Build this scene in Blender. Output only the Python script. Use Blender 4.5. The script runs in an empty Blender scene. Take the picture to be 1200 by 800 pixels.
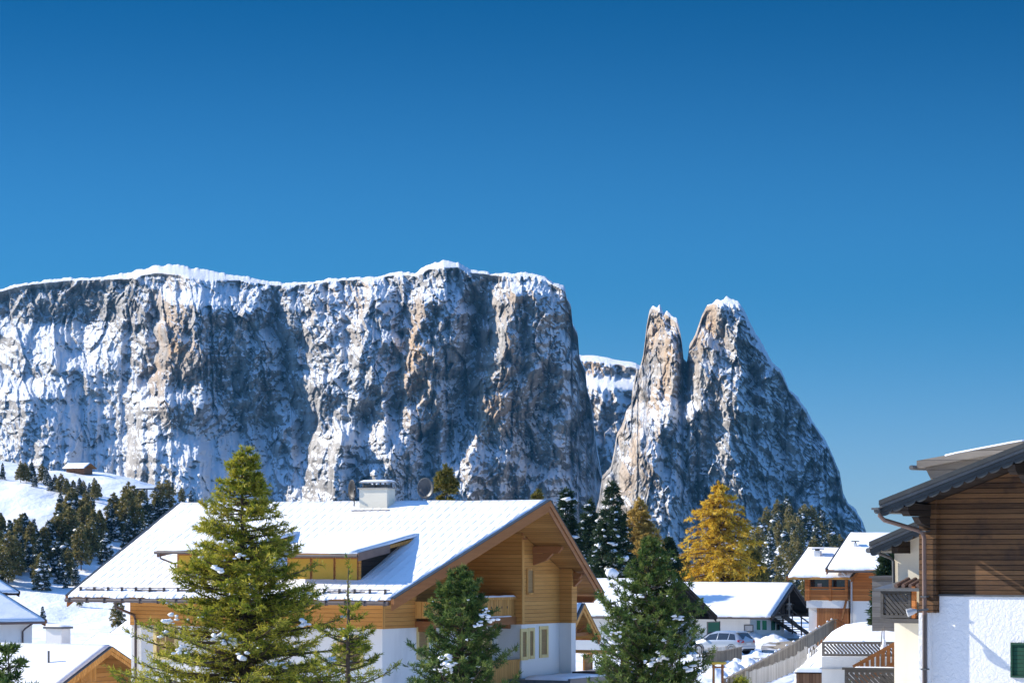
import bpy, math, random
import numpy as np
from mathutils import Vector, Matrix

random.seed(7)
RNG = np.random.default_rng(11)
R = math.radians
SC = bpy.context.scene
COL = SC.collection

# ------------------------------------------------------------------ camera
# Level 108 mm lens with vertical shift; the camera stands at the origin, 6.8 m above the street.
F_PX, HOR = 3600.0, 640.0
GROUND = -6.8
cam_d = bpy.data.cameras.new("camera")
cam = bpy.data.objects.new("camera", cam_d)
COL.objects.link(cam)
cam_d.lens = 108.0
cam_d.sensor_width = 36.0
cam_d.shift_y = 0.2
cam_d.clip_start = 0.5
cam_d.clip_end = 60000
cam.rotation_euler = (R(90), 0, 0)
SC.camera = cam


def at(px, py, d):
    """point seen at (px, py) of the 1200x800 photograph, at distance d"""
    return Vector(((px - 600.0) / F_PX * d, d, (HOR - py) / F_PX * d))


# ------------------------------------------------------------------ light
SUN_EL, SUN_BACK = R(28), R(20)
TO_SUN = Vector((-math.cos(SUN_BACK) * math.cos(SUN_EL), math.sin(SUN_BACK) * math.cos(SUN_EL), math.sin(SUN_EL)))
w = bpy.data.worlds.new("World")
SC.world = w
w.use_nodes = True
nt = w.node_tree
bg = nt.nodes["Background"]
sky = nt.nodes.new("ShaderNodeTexSky")
sky.sky_type = 'NISHITA'
sky.sun_disc = False
sky.sun_elevation = SUN_EL
sky.sun_rotation = math.atan2(TO_SUN.x, TO_SUN.y)
sky.altitude = 2300
sky.air_density = 1.0
sky.dust_density = 0.15
sky.ozone_density = 2.0
# deep autumn mountain blue: the clear sky is tinted by elevation, palest at the horizon
tcw = nt.nodes.new("ShaderNodeTexCoord")
sxyz = nt.nodes.new("ShaderNodeSeparateXYZ"); nt.links.new(tcw.outputs['Generated'], sxyz.inputs[0])
rmp = nt.nodes.new("ShaderNodeValToRGB")
rmp.color_ramp.interpolation = 'EASE'
els = rmp.color_ramp.elements
els[0].position = 0.0; els[0].color = (0.175, 0.28, 0.47, 1)
els[1].position = 0.20; els[1].color = (0.002, 0.118, 0.225, 1)
e = els.new(0.09); e.color = (0.05, 0.205, 0.345, 1)
e = els.new(0.42); e.color = (0.86, 1.2, 1.48, 1)
nt.links.new(sxyz.outputs['Z'], rmp.inputs[0])
mul = nt.nodes.new("ShaderNodeMix"); mul.data_type = 'RGBA'; mul.blend_type = 'MULTIPLY'
mul.inputs[0].default_value = 1.0
nt.links.new(sky.outputs[0], mul.inputs[6]); nt.links.new(rmp.outputs[0], mul.inputs[7])
nt.links.new(mul.outputs[2], bg.inputs[0])
bg.inputs[1].default_value = 0.15
sd = bpy.data.lights.new("sun", 'SUN')
sd.energy = 5.0
sd.angle = R(0.5)
sd.color = (1.0, 0.93, 0.82)
so = bpy.data.objects.new("sun", sd)
COL.objects.link(so)
so.rotation_euler = (-TO_SUN).to_track_quat('-Z', 'Y').to_euler()
vs = SC.view_settings
vs.view_transform = 'Standard'
vs.look = 'None'
vs.gamma = 1
vs.exposure = 0.70
SC.cycles.max_bounces = 5
SC.cycles.diffuse_bounces = 3
SC.cycles.transparent_max_bounces = 6


# ------------------------------------------------------------------ noise in numpy
_perm = np.random.default_rng(3).permutation(4096)
_val = np.random.default_rng(4).random(4096)


def vnoise(x, y, seed=0):
    xi = np.floor(x).astype(np.int64); yi = np.floor(y).astype(np.int64)
    fx = x - xi; fy = y - yi
    ux = fx * fx * fx * (fx * (fx * 6 - 15) + 10); uy = fy * fy * fy * (fy * (fy * 6 - 15) + 10)
    def h(a, b):
        return _val[_perm[(_perm[(a + seed * 131) & 4095] + b * 17 + seed) & 4095]]
    a = h(xi, yi); b = h(xi + 1, yi); c = h(xi, yi + 1); d = h(xi + 1, yi + 1)
    return (a * (1 - ux) + b * ux) * (1 - uy) + (c * (1 - ux) + d * ux) * uy


def fbm(x, y, seed=0, oct=4, gain=0.5, lac=2.03):
    s = 0; a = 1; n = 0
    for o in range(oct):
        s = s + a * vnoise(x, y, seed + o * 7); n += a
        x = x * lac + 3.1; y = y * lac + 7.7; a *= gain
    return s / n


def ridged(x, y, seed=0, oct=4, gain=0.55):
    s = 0; a = 1; n = 0
    for o in range(oct):
        v = 1 - np.abs(2 * vnoise(x, y, seed + o * 5) - 1)
        s = s + a * v * v; n += a
        x = x * 2.07 + 1.3; y = y * 2.07 + 5.1; a *= gain
    return s / n


def blocks(x, y, seed=0):
    """faceted rock: each jittered cell is its own tilted plane (crisp edges between cells)"""
    xi = np.floor(x).astype(np.int64); yi = np.floor(y).astype(np.int64)
    def h(a, b, k):
        return _val[_perm[(_perm[(a + seed * 131 + k * 57) & 4095] + b * 17 + seed + k * 911) & 4095]]
    best = np.full(x.shape, 9.0); out = np.zeros(x.shape)
    for dx in (-1, 0, 1):
        for dy in (-1, 0, 1):
            cx = xi + dx; cy = yi + dy
            ex = x - (cx + h(cx, cy, 1)); ey = y - (cy + h(cx, cy, 2))
            d2 = ex * ex + ey * ey
            v = h(cx, cy, 3) - 0.5 + ex * (h(cx, cy, 4) - 0.5) * 2.2 + ey * (h(cx, cy, 5) - 0.5) * 1.4
            m = d2 < best
            best = np.where(m, d2, best); out = np.where(m, v, out)
    return out


def sstep(a, b, x):
    t = np.clip((x - a) / (b - a), 0, 1)
    return t * t * (3 - 2 * t)


# ------------------------------------------------------------------ objects
def mesh_np(name, verts, faces, mats, parent=None, smooth=False, attr=None, midx=None):
    """verts (n,3), faces (m,3|4) arrays -> one linked mesh object"""
    me = bpy.data.meshes.new(name)
    verts = np.asarray(verts, dtype=np.float32); faces = np.asarray(faces, dtype=np.int32)
    k = faces.shape[1]
    me.vertices.add(len(verts)); me.vertices.foreach_set("co", verts.ravel())
    me.loops.add(faces.size); me.loops.foreach_set("vertex_index", faces.ravel())
    me.polygons.add(len(faces))
    me.polygons.foreach_set("loop_start", np.arange(0, faces.size, k, dtype=np.int32))
    me.polygons.foreach_set("loop_total", np.full(len(faces), k, dtype=np.int32))
    if smooth:
        me.polygons.foreach_set("use_smooth", np.ones(len(faces), dtype=bool))
    for m in (mats if isinstance(mats, (list, tuple)) else [mats]):
        me.materials.append(m)
    if midx is not None:
        me.polygons.foreach_set("material_index", np.asarray(midx, dtype=np.int32))
    me.update(calc_edges=True)
    if attr:
        for an, av in attr.items():
            A = me.attributes.new(an, 'FLOAT', 'POINT')
            A.data.foreach_set("value", np.asarray(av, dtype=np.float32))
    o = bpy.data.objects.new(name, me)
    COL.objects.link(o)
    if parent is not None:
        o.parent = parent
    return o


def grid_faces(nr, nc):
    i = np.arange(nr - 1)[:, None]; j = np.arange(nc - 1)[None, :]
    a = (i * nc + j).ravel()
    return np.stack([a, a + 1, a + nc + 1, a + nc], 1)


def tag(o, label, cat, group=None, kind=None):
    o['label'] = label; o['category'] = cat
    if group: o['group'] = group
    if kind: o['kind'] = kind
    return o


def thing(name, label, cat, loc=(0, 0, 0), rz=0.0, group=None):
    o = bpy.data.objects.new(name, None)
    COL.objects.link(o)
    o.location = loc; o.rotation_euler = (0, 0, rz)
    o.empty_display_size = 0.3
    return tag(o, label, cat, group)


KIDS = {}


def copy_tree(o, parent=None):
    c = o.copy(); COL.objects.link(c)
    if parent is not None: c.parent = parent
    for ch in list(o.children): copy_tree(ch, c)
    return c


class MB:
    """collects boxes, prisms, tubes and polygons for ONE mesh object"""
    def __init__(s):
        s.v = []; s.f = []; s.m = []

    def add(s, vs, fs, mi=0):
        b = len(s.v)
        s.v += [tuple(p) for p in vs]
        for f in fs:
            s.f.append([b + i for i in f]); s.m.append(mi)
        return s

    def box(s, x0, x1, y0, y1, z0, z1, mi=0, M=None):
        vs = [Vector((x, y, z)) for z in (z0, z1) for y in (y0, y1) for x in (x0, x1)]
        if M: vs = [M @ p for p in vs]
        return s.add(vs, [(0, 2, 3, 1), (4, 5, 7, 6), (0, 1, 5, 4), (2, 6, 7, 3), (0, 4, 6, 2), (1, 3, 7, 5)], mi)

    def beam(s, a, b, wd, ht, mi=0, up=(0, 0, 1)):
        """rectangular bar from a to b, wd across, ht along up"""
        a = Vector(a); b = Vector(b); d = (b - a).normalized()
        sx = d.cross(Vector(up))
        if sx.length < 1e-4: sx = d.cross(Vector((0, 1, 0)))
        sx.normalize(); uy = sx.cross(d)
        vs = []
        for p in (a, b):
            for q in ((-1, -1), (1, -1), (1, 1), (-1, 1)):
                vs.append(p + sx * (q[0] * wd / 2) + uy * (q[1] * ht / 2))
        return s.add(vs, [(3, 2, 1, 0), (4, 5, 6, 7), (0, 1, 5, 4), (1, 2, 6, 5), (2, 3, 7, 6), (3, 0, 4, 7)], mi)

    def prism(s, pts, d, mi=0):
        """polygon pts (3d, planar) swept by vector d"""
        n = len(pts); d = Vector(d)
        vs = [Vector(p) for p in pts] + [Vector(p) + d for p in pts]
        fs = [tuple(range(n - 1, -1, -1)), tuple(range(n, 2 * n))]
        fs += [(i, (i + 1) % n, n + (i + 1) % n, n + i) for i in range(n)]
        return s.add(vs, fs, mi)

    def poly(s, pts, mi=0):
        return s.add(pts, [tuple(range(len(pts)))], mi)

    def tube(s, path, r, n=8, mi=0, caps=True):
        path = [Vector(p) for p in path]
        rr = r if isinstance(r, (list, tuple)) else [r] * len(path)
        vs = []
        prev = None
        for i, p in enumerate(path):
            d = (path[min(i + 1, len(path) - 1)] - path[max(i - 1, 0)]).normalized()
            a = d.cross(Vector((0, 0, 1)) if abs(d.z) < 0.95 else Vector((1, 0, 0))).normalized()
            if prev is not None and a.dot(prev) < 0: a = -a
            prev = a
            b = d.cross(a)
            for k in range(n):
                t = 2 * math.pi * k / n
                vs.append(p + (a * math.cos(t) + b * math.sin(t)) * rr[i])
        fs = []
        for i in range(len(path) - 1):
            for k in range(n):
                fs.append((i * n + k, i * n + (k + 1) % n, (i + 1) * n + (k + 1) % n, (i + 1) * n + k))
        if caps:
            fs.append(tuple(range(n - 1, -1, -1))); fs.append(tuple(range((len(path) - 1) * n, len(path) * n)))
        return s.add(vs, fs, mi)

    def build(s, name, mats, parent=None, bevel=0.0, smooth=False, label=None):
        import bmesh
        me = bpy.data.meshes.new(name)
        me.from_pydata([tuple(p) for p in s.v], [], s.f)
        for m in (mats if isinstance(mats, (list, tuple)) else [mats]): me.materials.append(m)
        me.polygons.foreach_set("material_index", s.m)
        bm = bmesh.new(); bm.from_mesh(me)
        bmesh.ops.recalc_face_normals(bm, faces=bm.faces)
        bm.to_mesh(me); bm.free()
        if smooth: me.polygons.foreach_set("use_smooth", [True] * len(me.polygons))
        me.update()
        o = bpy.data.objects.new(name, me); COL.objects.link(o)
        if parent is not None: o.parent = parent
        if bevel:
            b = o.modifiers.new("bevel", 'BEVEL'); b.width = bevel; b.segments = 1; b.limit_method = 'ANGLE'
        if label: o['label'] = label
        return o


# ------------------------------------------------------------------ materials
class NT:
    def __init__(s, name, rough=0.8, spec=0.3):
        s.m = bpy.data.materials.new(name); s.m.use_nodes = True
        s.t = s.m.node_tree; s.b = s.t.nodes["Principled BSDF"]
        s.b.inputs['Roughness'].default_value = rough
        s.b.inputs['Specular IOR Level'].default_value = spec

    def n(s, typ, **kw):
        nd = s.t.nodes.new("ShaderNode" + typ)
        for k, v in kw.items():
            if k.startswith('i_'):
                key = k[2:]
                nd.inputs[int(key) if key.isdigit() else key.replace('_', ' ')].default_value = v
            else: setattr(nd, k, v)
        return nd

    def l(s, a, b): s.t.links.new(a, b)

    def val(s, x, sock):
        if isinstance(x, (int, float)): sock.default_value = x
        else: s.l(x, sock)

    def math(s, op, a, b=0.0, c=None, clamp=False):
        nd = s.n("Math", operation=op, use_clamp=clamp)
        s.val(a, nd.inputs[0]); s.val(b, nd.inputs[1])
        if c is not None: s.val(c, nd.inputs[2])
        return nd.outputs[0]

    def noise(s, vec, scale, detail=4, rough=0.55, dist=0.0):
        nd = s.n("TexNoise", i_Scale=scale, i_Detail=detail, i_Roughness=rough, i_Distortion=dist)
        if vec is not None: s.l(vec, nd.inputs['Vector'])
        return nd.outputs['Fac']

    def obj(s): return s.n("TexCoord").outputs['Object']

    def mapping(s, vec, scale=(1, 1, 1), rot=(0, 0, 0), loc=(0, 0, 0)):
        nd = s.n("Mapping"); nd.inputs['Scale'].default_value = scale
        nd.inputs['Rotation'].default_value = rot; nd.inputs['Location'].default_value = loc
        s.l(vec, nd.inputs['Vector']); return nd.outputs[0]

    def ramp(s, fac, stops, interp='LINEAR'):
        nd = s.n("ValToRGB"); r = nd.color_ramp; r.interpolation = interp
        while len(r.elements) < len(stops): r.elements.new(0.5)
        for e, (p, c) in zip(r.elements, stops):
            e.position = p; e.color = (c[0], c[1], c[2], 1) if not isinstance(c, (int, float)) else (c, c, c, 1)
        s.val(fac, nd.inputs[0]); return nd.outputs['Color']

    def mix(s, fac, a, b, mode='MIX'):
        nd = s.n("Mix", data_type='RGBA', blend_type=mode)
        s.val(fac, nd.inputs[0])
        for x, i in ((a, 6), (b, 7)):
            if isinstance(x, tuple): nd.inputs[i].default_value = (x[0], x[1], x[2], 1)
            else: s.l(x, nd.inputs[i])
        return nd.outputs[2]

    def smooth(s, x, a, b):
        nd = s.n("MapRange", interpolation_type='SMOOTHSTEP')
        s.val(x, nd.inputs[0]); nd.inputs[1].default_value = a; nd.inputs[2].default_value = b
        return nd.outputs[0]

    def color(s, c):
        if isinstance(c, tuple): s.b.inputs['Base Color'].default_value = (c[0], c[1], c[2], 1)
        else: s.l(c, s.b.inputs['Base Color'])
        return s

    def bump(s, h, strength=0.3, dist=0.02):
        nd = s.n("Bump", i_Strength=strength, i_Distance=dist)
        s.l(h, nd.inputs['Height']); s.l(nd.outputs[0], s.b.inputs['Normal'])
        return s
# ------------------------------------------------------------------ snow and rock
def snow_mat(name, scale=1.0, bump=0.25, dist=0.03):
    n = NT(name, rough=0.55, spec=0.25)
    v = n.obj()
    a = n.noise(v, 0.6 * scale, 5, 0.6); b = n.noise(v, 7 * scale, 3, 0.6)
    h = n.math('ADD', a, n.math('MULTIPLY', b, 0.25))
    n.color(n.mix(a, (0.80, 0.82, 0.85), (0.90, 0.90, 0.91)))
    n.bump(h, bump, dist)
    return n.m


M_SNOW = snow_mat("snow", 1.0, 0.5, 0.12)
M_SNOW_SMALL = snow_mat("snow_small", 4.0, 0.5, 0.05)


def mountain_mat():
    n = NT("rock_and_snow", rough=0.9, spec=0.1)
    geo = n.n("NewGeometry")
    sep = n.n("SeparateXYZ"); n.l(geo.outputs['Normal'], sep.inputs[0])
    nx, ny, nz = sep.outputs
    v = n.obj()
    at_s = n.n("Attribute", attribute_name="snow").outputs['Fac']
    at_t = n.n("Attribute", attribute_name="tan").outputs['Fac']
    # rock: grey limestone with warm faces, vertical dark water stains, thin beds
    vm = n.mapping(v, (1, 1, 0.16))
    st = n.noise(vm, 0.06, 5, 0.62, 0.4)
    st2 = n.noise(vm, 0.22, 4, 0.6)
    bed = n.noise(n.mapping(v, (0.12, 0.12, 1.0)), 0.16, 4, 0.65)
    big = n.noise(v, 0.018, 4, 0.6)
    grey = n.ramp(st, [(0.30, (0.17, 0.16, 0.15)), (0.48, (0.41, 0.385, 0.355)), (0.68, (0.60, 0.565, 0.52))])
    tan = n.ramp(st2, [(0.28, (0.36, 0.23, 0.13)), (0.5, (0.64, 0.43, 0.25)), (0.72, (0.74, 0.57, 0.39))])
    tf = n.math('MULTIPLY', at_t, n.smooth(big, 0.34, 0.6))
    rock = n.mix(tf, grey, tan)
    rock = n.mix(n.math('MULTIPLY', n.smooth(bed, 0.5, 0.72), 0.5), rock, (0.14, 0.125, 0.115))
    # snow: on ledges, plastered by wind in fine patches
    f1 = n.noise(n.mapping(v, (1, 1, 0.75)), 0.55, 6, 0.72, 0.15)
    f2 = n.noise(n.mapping(v, (1, 1, 0.6)), 0.13, 6, 0.68, 0.3)
    f3 = n.noise(n.mapping(v, (0.8, 0.8, 1.3)), 1.1, 3, 0.6)
    s = n.math('ADD', n.math('MULTIPLY_ADD', nz, 1.7, 0.12), n.math('MULTIPLY', nx, 0.55))
    s = n.math('ADD', s, n.math('MULTIPLY', n.math('SUBTRACT', f1, 0.5), 1.7))
    s = n.math('ADD', s, n.math('MULTIPLY', n.math('SUBTRACT', f2, 0.5), 2.0))
    s = n.math('ADD', s, n.math('MULTIPLY', n.math('SUBTRACT', f3, 0.5), 0.6))
    s = n.math('ADD', s, at_s)
    sf = n.smooth(s, 0.55, 0.68)
    n.color(n.mix(sf, rock, (0.86, 0.87, 0.89)))
    h = n.math('ADD', n.math('MULTIPLY', f1, 2.0), n.math('ADD', st2, n.math('MULTIPLY', bed, 1.2)))
    h = n.math('ADD', h, n.math('MULTIPLY', sf, 0.25))
    n.bump(h, 0.7, 2.0)
    return n.m


M_MTN = mountain_mat()
DM = 3000.0
KM = DM / F_PX


def interp(pts, x):
    p = sorted(pts)
    return np.interp(x, [a for a, b in p], [b for a, b in p])


def massif(name, sky, x0, x1, base_y, spurs, rimfn, q_fn, d0=0.0, step=1.0, rows=320, seed=0, gul=16, rough=1.0,
           back=(6, 40, 140, 320), jag=1.6, turn=0.8, diag=20.0, lean=0.3, blk=None, ledge=0.8, snow_fn=None, tan_fn=None):
    """a rock massif: a cliff and talus front of real depth under its skyline, a plateau falling off behind.
    Units while shaping: 1/3600 of the 3 km distance."""
    xs = np.arange(x0, x1 + 0.5, step)
    sk = interp(sky, xs)
    jn = (fbm(xs / 9.0, xs * 0 + seed, seed + 1, 5, 0.62) - 0.5) * 4 * jag
    t = np.linspace(0, 1, rows)[:, None]
    PY = sk[None, :] + (base_y - sk[None, :]) * t ** 1.05
    PX = np.repeat(xs[None, :], rows, 0)
    T = PY - sk[None, :]
    PY = PY + jn[None, :] * np.exp(-T / 2.5)
    warp = (fbm(PX / 45, PY / 60, seed + 2, 4) - 0.5) * 90
    # downhill run per unit of drop: cliffs, ledges, talus
    strata = fbm(PX / 60.0 + 5, (PY + warp * 0.7) / 13.0, seed + 3, 3)
    strata2 = fbm(PX / 60.0, (PY + warp * 0.4) / 5.0, seed + 4, 2)
    q = q_fn(PX, PY, T)
    q = q * (0.75 + 0.55 * sstep(0.42, 0.66, strata) + 0.35 * sstep(0.5, 0.75, strata2))
    led = fbm(PX / 95.0 + 3, (PY - 0.42 * PX) / 17.0, seed + 51, 3)
    q = q + ledge * sstep(0.58, 0.68, led) * sstep(6, 20, T)
    q = q + rimfn(PX, T)
    dy = np.diff(T, axis=0, prepend=T[:1])
    d = -np.cumsum(q * dy, axis=0)
    for (line, wl, wr, grow, amp, y0, y1) in spurs:
        yy = [p[1] for p in line]; xx = [p[0] for p in line]
        xr = np.interp(PY, yy, xx) + (fbm(PY / 16, PY * 0 + seed, seed + 9, 3) - 0.5) * 10
        g = 1 + grow * np.clip((PY - y0) / 100.0, 0, 3)
        dx = PX - xr
        prof = np.clip(np.where(dx < 0, 1 + dx / (wl * g), 1 - dx / (wr * g)), 0, 1)
        env = sstep(y0 - 6, y0 + 26, PY) * (1 - sstep(y1, y1 + 50, PY))
        d = d - amp * prof * env
    ramp_in = sstep(1, 11, T) * (1 - np.clip(rimfn(PX, T) / 2.0, 0, 0.98))
    bw_ = (1.0 if blk is None else blk(PX, PY)) + 0 * PX
    sm_ = np.clip(bw_, 0.35, 1.0)
    d = d - gul * sm_ * (ridged(PX / 34.0 + warp / 60, PY / 120.0, seed + 5, 4) - 0.5) * ramp_in
    d = d - diag * sm_ * (ridged((PX + lean * PY) / 46.0 + warp / 70, PY / 170.0, seed + 25, 4) - 0.5) * ramp_in
    d = d - 0.6 * diag * sm_ * (ridged((PX + 2 * lean * PY) / 21.0 + warp / 50, PY / 75.0, seed + 26, 3) - 0.5) * ramp_in
    d = d - 6.0 * sm_ * (ridged(PX / 19.0 + warp / 40, PY / 70.0 + warp / 60, seed + 15, 4) - 0.5) * ramp_in
    d = d - 6.0 * rough * (ridged(PX / 13.0 + warp / 25, PY / 26.0, seed + 6, 4) - 0.5) * ramp_in
    d = d - 2.6 * rough * (fbm(PX / 4.5, PY / 5.0, seed + 7, 4) - 0.5) * (0.05 + 0.95 * ramp_in)
    d = d - 2.5 * rough * (ridged(PX / 6.5 + warp / 15, PY / 14.0, seed + 31, 3) - 0.5) * ramp_in
    wx_ = PX + warp * 0.07 + (fbm(PX / 8, PY / 8, seed + 41, 3) - 0.5) * 2.5; wy_ = PY + (fbm(PX / 9 + 7, PY / 9, seed + 42, 3) - 0.5) * 4
    d = d - bw_ * (13.0 * blocks(wx_ / 17.0, wy_ / 46.0, seed + 1) + 7.0 * blocks(wx_ / 8.0, wy_ / 17.0, seed + 2) + 3.4 * blocks(wx_ / 3.6, wy_ / 6.0, seed + 3)) * ramp_in
    d = d - 16.0 * (1.15 - bw_) * (ridged((PX - 0.9 * PY) / 30.0 + warp / 50, (PY + 0.5 * PX) / 60.0, seed + 61, 4) - 0.5) * ramp_in
    crack = ridged(PX / 15.0 + warp / 28, PY / 110.0, seed + 33, 3)
    d = d + 9.0 * rough * np.clip(bw_ - 0.35, 0.1, 1) * sstep(0.62, 0.9, crack) * ramp_in
    d = d + d0 - turn * (PX - 0.5 * (x0 + x1))
    # the plateau behind the rim
    bk, bpy_ = [], []
    for k, b in enumerate(back):
        bk.append(d[0] + b)
        bpy_.append(PY[0] + b * 0.16 + (0 if k < len(back) - 1 else 150))
    D = np.vstack(bk[::-1] + [d]); Y = np.vstack(bpy_[::-1] + [PY])
    X = np.vstack([PX[0]] * len(back) + [PX])
    n_r = D.shape[0]
    wy = DM + D * KM
    wx = (X - 600) / F_PX * wy
    wz = (HOR - Y) / F_PX * wy
    V = np.stack([wx.ravel(), wy.ravel(), wz.ravel()], 1)
    full = lambda a: np.vstack([np.repeat(a[:1], len(back), 0), a]).ravel()
    sn = snow_fn(PX, PY, T) if snow_fn else PX * 0
    tn = tan_fn(PX, PY, T) if tan_fn else PX * 0 + 0.3
    fc = grid_faces(n_r, len(xs))[:, ::-1]
    o = mesh_np(name, V, fc, M_MTN, None, smooth=False, attr={'snow': full(sn), 'tan': full(tn)})
    o['kind'] = 'structure'
    o['label'] = name.replace('_', ' ')
    return o


def gau(x, c, s): return np.exp(-((x - c) / s) ** 2)


# ---- the long plateau massif on the left
SKY_A = [(-160, 372), (-60, 350), (0, 339), (30, 331), (80, 326), (150, 321), (165, 315), (185, 310), (215, 311), (240, 317),
         (285, 323), (320, 331), (345, 331), (390, 326), (425, 325), (455, 321), (490, 318), (503, 308), (520, 305), (538, 308),
         (552, 316), (585, 321), (612, 319), (630, 320), (640, 324), (648, 331), (656, 333), (662, 336), (664, 347), (669, 355), (671, 378), (677, 390), (679, 418), (686, 432), (688, 455), (692, 466),
         (699, 520), (706, 560), (716, 600), (740, 650)]


def slope_a(X, Y):
    """1 where the face is a broken snow slope rather than a cliff"""
    left = (1 - sstep(165, 200, X + 0.1 * (Y - 430))) * sstep(368, 392, Y - 0.10 * (X - 60))
    ramp = sstep(0, 34, Y - 452 - 0.48 * (X - 180)) * sstep(150, 185, X) * (1 - sstep(420, 470, X))
    mid = sstep(315, 345, X) * (1 - sstep(440, 475, X)) * 0.55 * sstep(350, 380, Y)
    top = gau(X, 222, 62) * (1 - sstep(30, 60, Y - 312))
    foot = sstep(560, 610, Y) * 0.6
    return np.clip(np.maximum.reduce([left, ramp, mid, 0.9 * top, foot]), 0, 1)


def q_a(X, Y, T):
    q = 0.20 + 0.85 * slope_a(X, Y)
    q = q + 0.7 * gau(Y + 0.12 * (X - 60), 425, 10) * (1 - sstep(130, 185, X)) - 0.5 * gau(Y - 0.08 * (X - 60), 402, 9) * (1 - sstep(130, 175, X))
    q = q + 1.3 * gau(Y - 0.5 * (X - 400), 452, 9) * gau(X, 400, 50) + 1.2 * gau(Y + 0.3 * (X - 520), 452, 8) * gau(X, 525, 26)
    return np.maximum(q, 0.12)


def rim_a(X, T):
    wdt = 3.0 + 9 * gau(X, 215, 70) + 6 * gau(X, 515, 26)
    return 4.0 * (1 - sstep(wdt * 0.6, wdt * 1.3, T))


def snow_a(X, Y, T):
    s = -0.22 + 0.38 * slope_a(X, Y)
    s = s + 0.45 * (1 - sstep(1.5, 2.5 + 9 * fbm(X / 6, Y * 0, 79, 3), T))
    s = s + 0.22 * sstep(605, 640, X) + 0.12 * gau(X, 545, 40) * sstep(440, 480, Y)
    s = s - 0.5 * gau(X, 200, 24) * gau(Y, 420, 50) - 0.35 * gau(X, 262, 44) * gau(Y, 420, 60)
    s = s - 0.45 * gau(X + (Y - 430) * 0.05, 487, 17) * gau(Y, 430, 60)
    s = s - 0.45 * gau(X + (Y - 430) * 0.22, 588, 17) * gau(Y, 420, 110)
    s = s - 0.4 * gau(X, 555, 20) * gau(Y, 400, 70) - 0.2 * gau(X, 520, 30) * gau(Y, 420, 50)
    s = s - 0.45 * gau(X, 55, 45) * gau(Y, 515, 26) - 0.3 * gau(X, 80, 90) * gau(Y, 350, 13)
    return s


def tan_a(X, Y, T):
    t = 0.04 + 0 * X
    t = t + 0.9 * gau(X, 200, 30) * gau(Y, 410, 60)
    t = t + 1.0 * gau(X + (Y - 430) * 0.05, 487, 22) * gau(Y, 425, 75)
    t = t + 0.9 * gau(X + (Y - 430) * 0.22, 588, 24) * gau(Y, 420, 130)
    t = t + 0.5 * gau(X, 410, 40) * gau(Y, 345, 40)
    t = t + 0.4 * gau(X, 655, 20) * gau(Y, 360, 30)
    return np.clip(t, 0, 1)


SPURS_A = [
    # ridge line, left width, right width, growth, prominence, top, bottom
    ([(206, 340), (198, 460)], 30, 115, 0.0, 46, 340, 470),
    ([(258, 350), (280, 480)], 26, 60, 0.0, 14, 350, 470),
    ([(306, 385), (300, 440)], 10, 40, 0.3, 26, 388, 440),
    ([(150, 338), (140, 400)], 24, 60, 0.0, 22, 335, 400),
    ([(40, 335), (20, 420)], 30, 70, 0.0, 18, 332, 400),
    ([(340, 345), (322, 420)], 18, 60, 0.1, 24, 340, 430),
    ([(405, 330), (398, 400)], 44, 60, 0.0, 36, 328, 440),
    ([(445, 330), (440, 420)], 24, 45, 0.0, 26, 328, 440),
    ([(498, 330), (490, 400), (478, 470), (455, 560)], 30, 82, 0.1, 62, 330, 600),
    ([(612, 320), (600, 370), (585, 430), (566, 500), (540, 560), (525, 600)], 36, 100, 0.05, 80, 322, 640),
    ([(648, 345), (655, 420), (650, 520)], 20, 60, 0.1, 18, 345, 560),
    # mounds and knobs at the foot
    ([(318, 345), (330, 430), (350, 500)], 14, 16, 0.3, -40, 345, 520),
    ([(556, 335), (556, 420), (540, 500)], 18, 16, 0.2, -46, 332, 520),
    ([(466, 330), (470, 400), (462, 470)], 10, 12, 0.2, -30, 332, 480),
    ([(178, 335), (182, 400), (176, 450)], 12, 14, 0.1, -34, 338, 450),
    ([(662, 350), (672, 440), (672, 540)], 8, 14, 0.2, -26, 352, 600),
    ([(425, 470), (418, 560)], 12, 14, 0.3, -30, 468, 590),
    ([(500, 500), (512, 590)], 12, 14, 0.3, -30, 496, 610),
    ([(610, 470), (600, 560)], 12, 16, 0.3, -26, 470, 600),
    ([(480, 480), (470, 560)], 16, 28, 0.4, 34, 476, 600),
    ([(598, 520), (590, 600)], 16, 26, 0.4, 30, 516, 620),
    ([(70, 372), (60, 425)], 26, 46, 0.1, 26, 378, 424),
    ([(118, 372), (112, 425)], 20, 36, 0.1, 22, 378, 424),
    ([(20, 375), (12, 425)], 24, 40, 0.1, 22, 380, 424),
    ([(235, 348), (238, 470)], 14, 34, 0.0, 20, 352, 470),
    ([(282, 352), (290, 460)], 12, 30, 0.0, 18, 352, 460),
    ([(372, 332), (360, 420)], 16, 34, 0.0, 22, 332, 420),
    ([(425, 330), (420, 470)], 14, 30, 0.0, 22, 332, 470),
    ([(465, 335), (452, 470)], 12, 30, 0.1, 24, 338, 500),
    ([(525, 340), (512, 450)], 12, 26, 0.0, 18, 345, 450),
    ([(630, 330), (622, 420), (600, 520)], 10, 30, 0.0, 20, 336, 560),
    ([(35, 445), (20, 540)], 60, 64, 0.15, 88, 444, 552),
    ([(192, 455), (205, 560)], 30, 60, 0.8, 84, 452, 590),
    ([(402, 500), (388, 590)], 26, 40, 0.7, 72, 498, 610),
    ([(560, 530), (548, 600)], 24, 40, 0.5, 36, 525, 610),
    ([(300, 500), (310, 580)], 30, 50, 0.5, 22, 500, 590),
    ([(520, 470), (512, 560)], 20, 36, 0.4, 22, 470, 570),
    ([(640, 560), (630, 620)], 30, 36, 0.4, 26, 550, 620),
]
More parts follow.
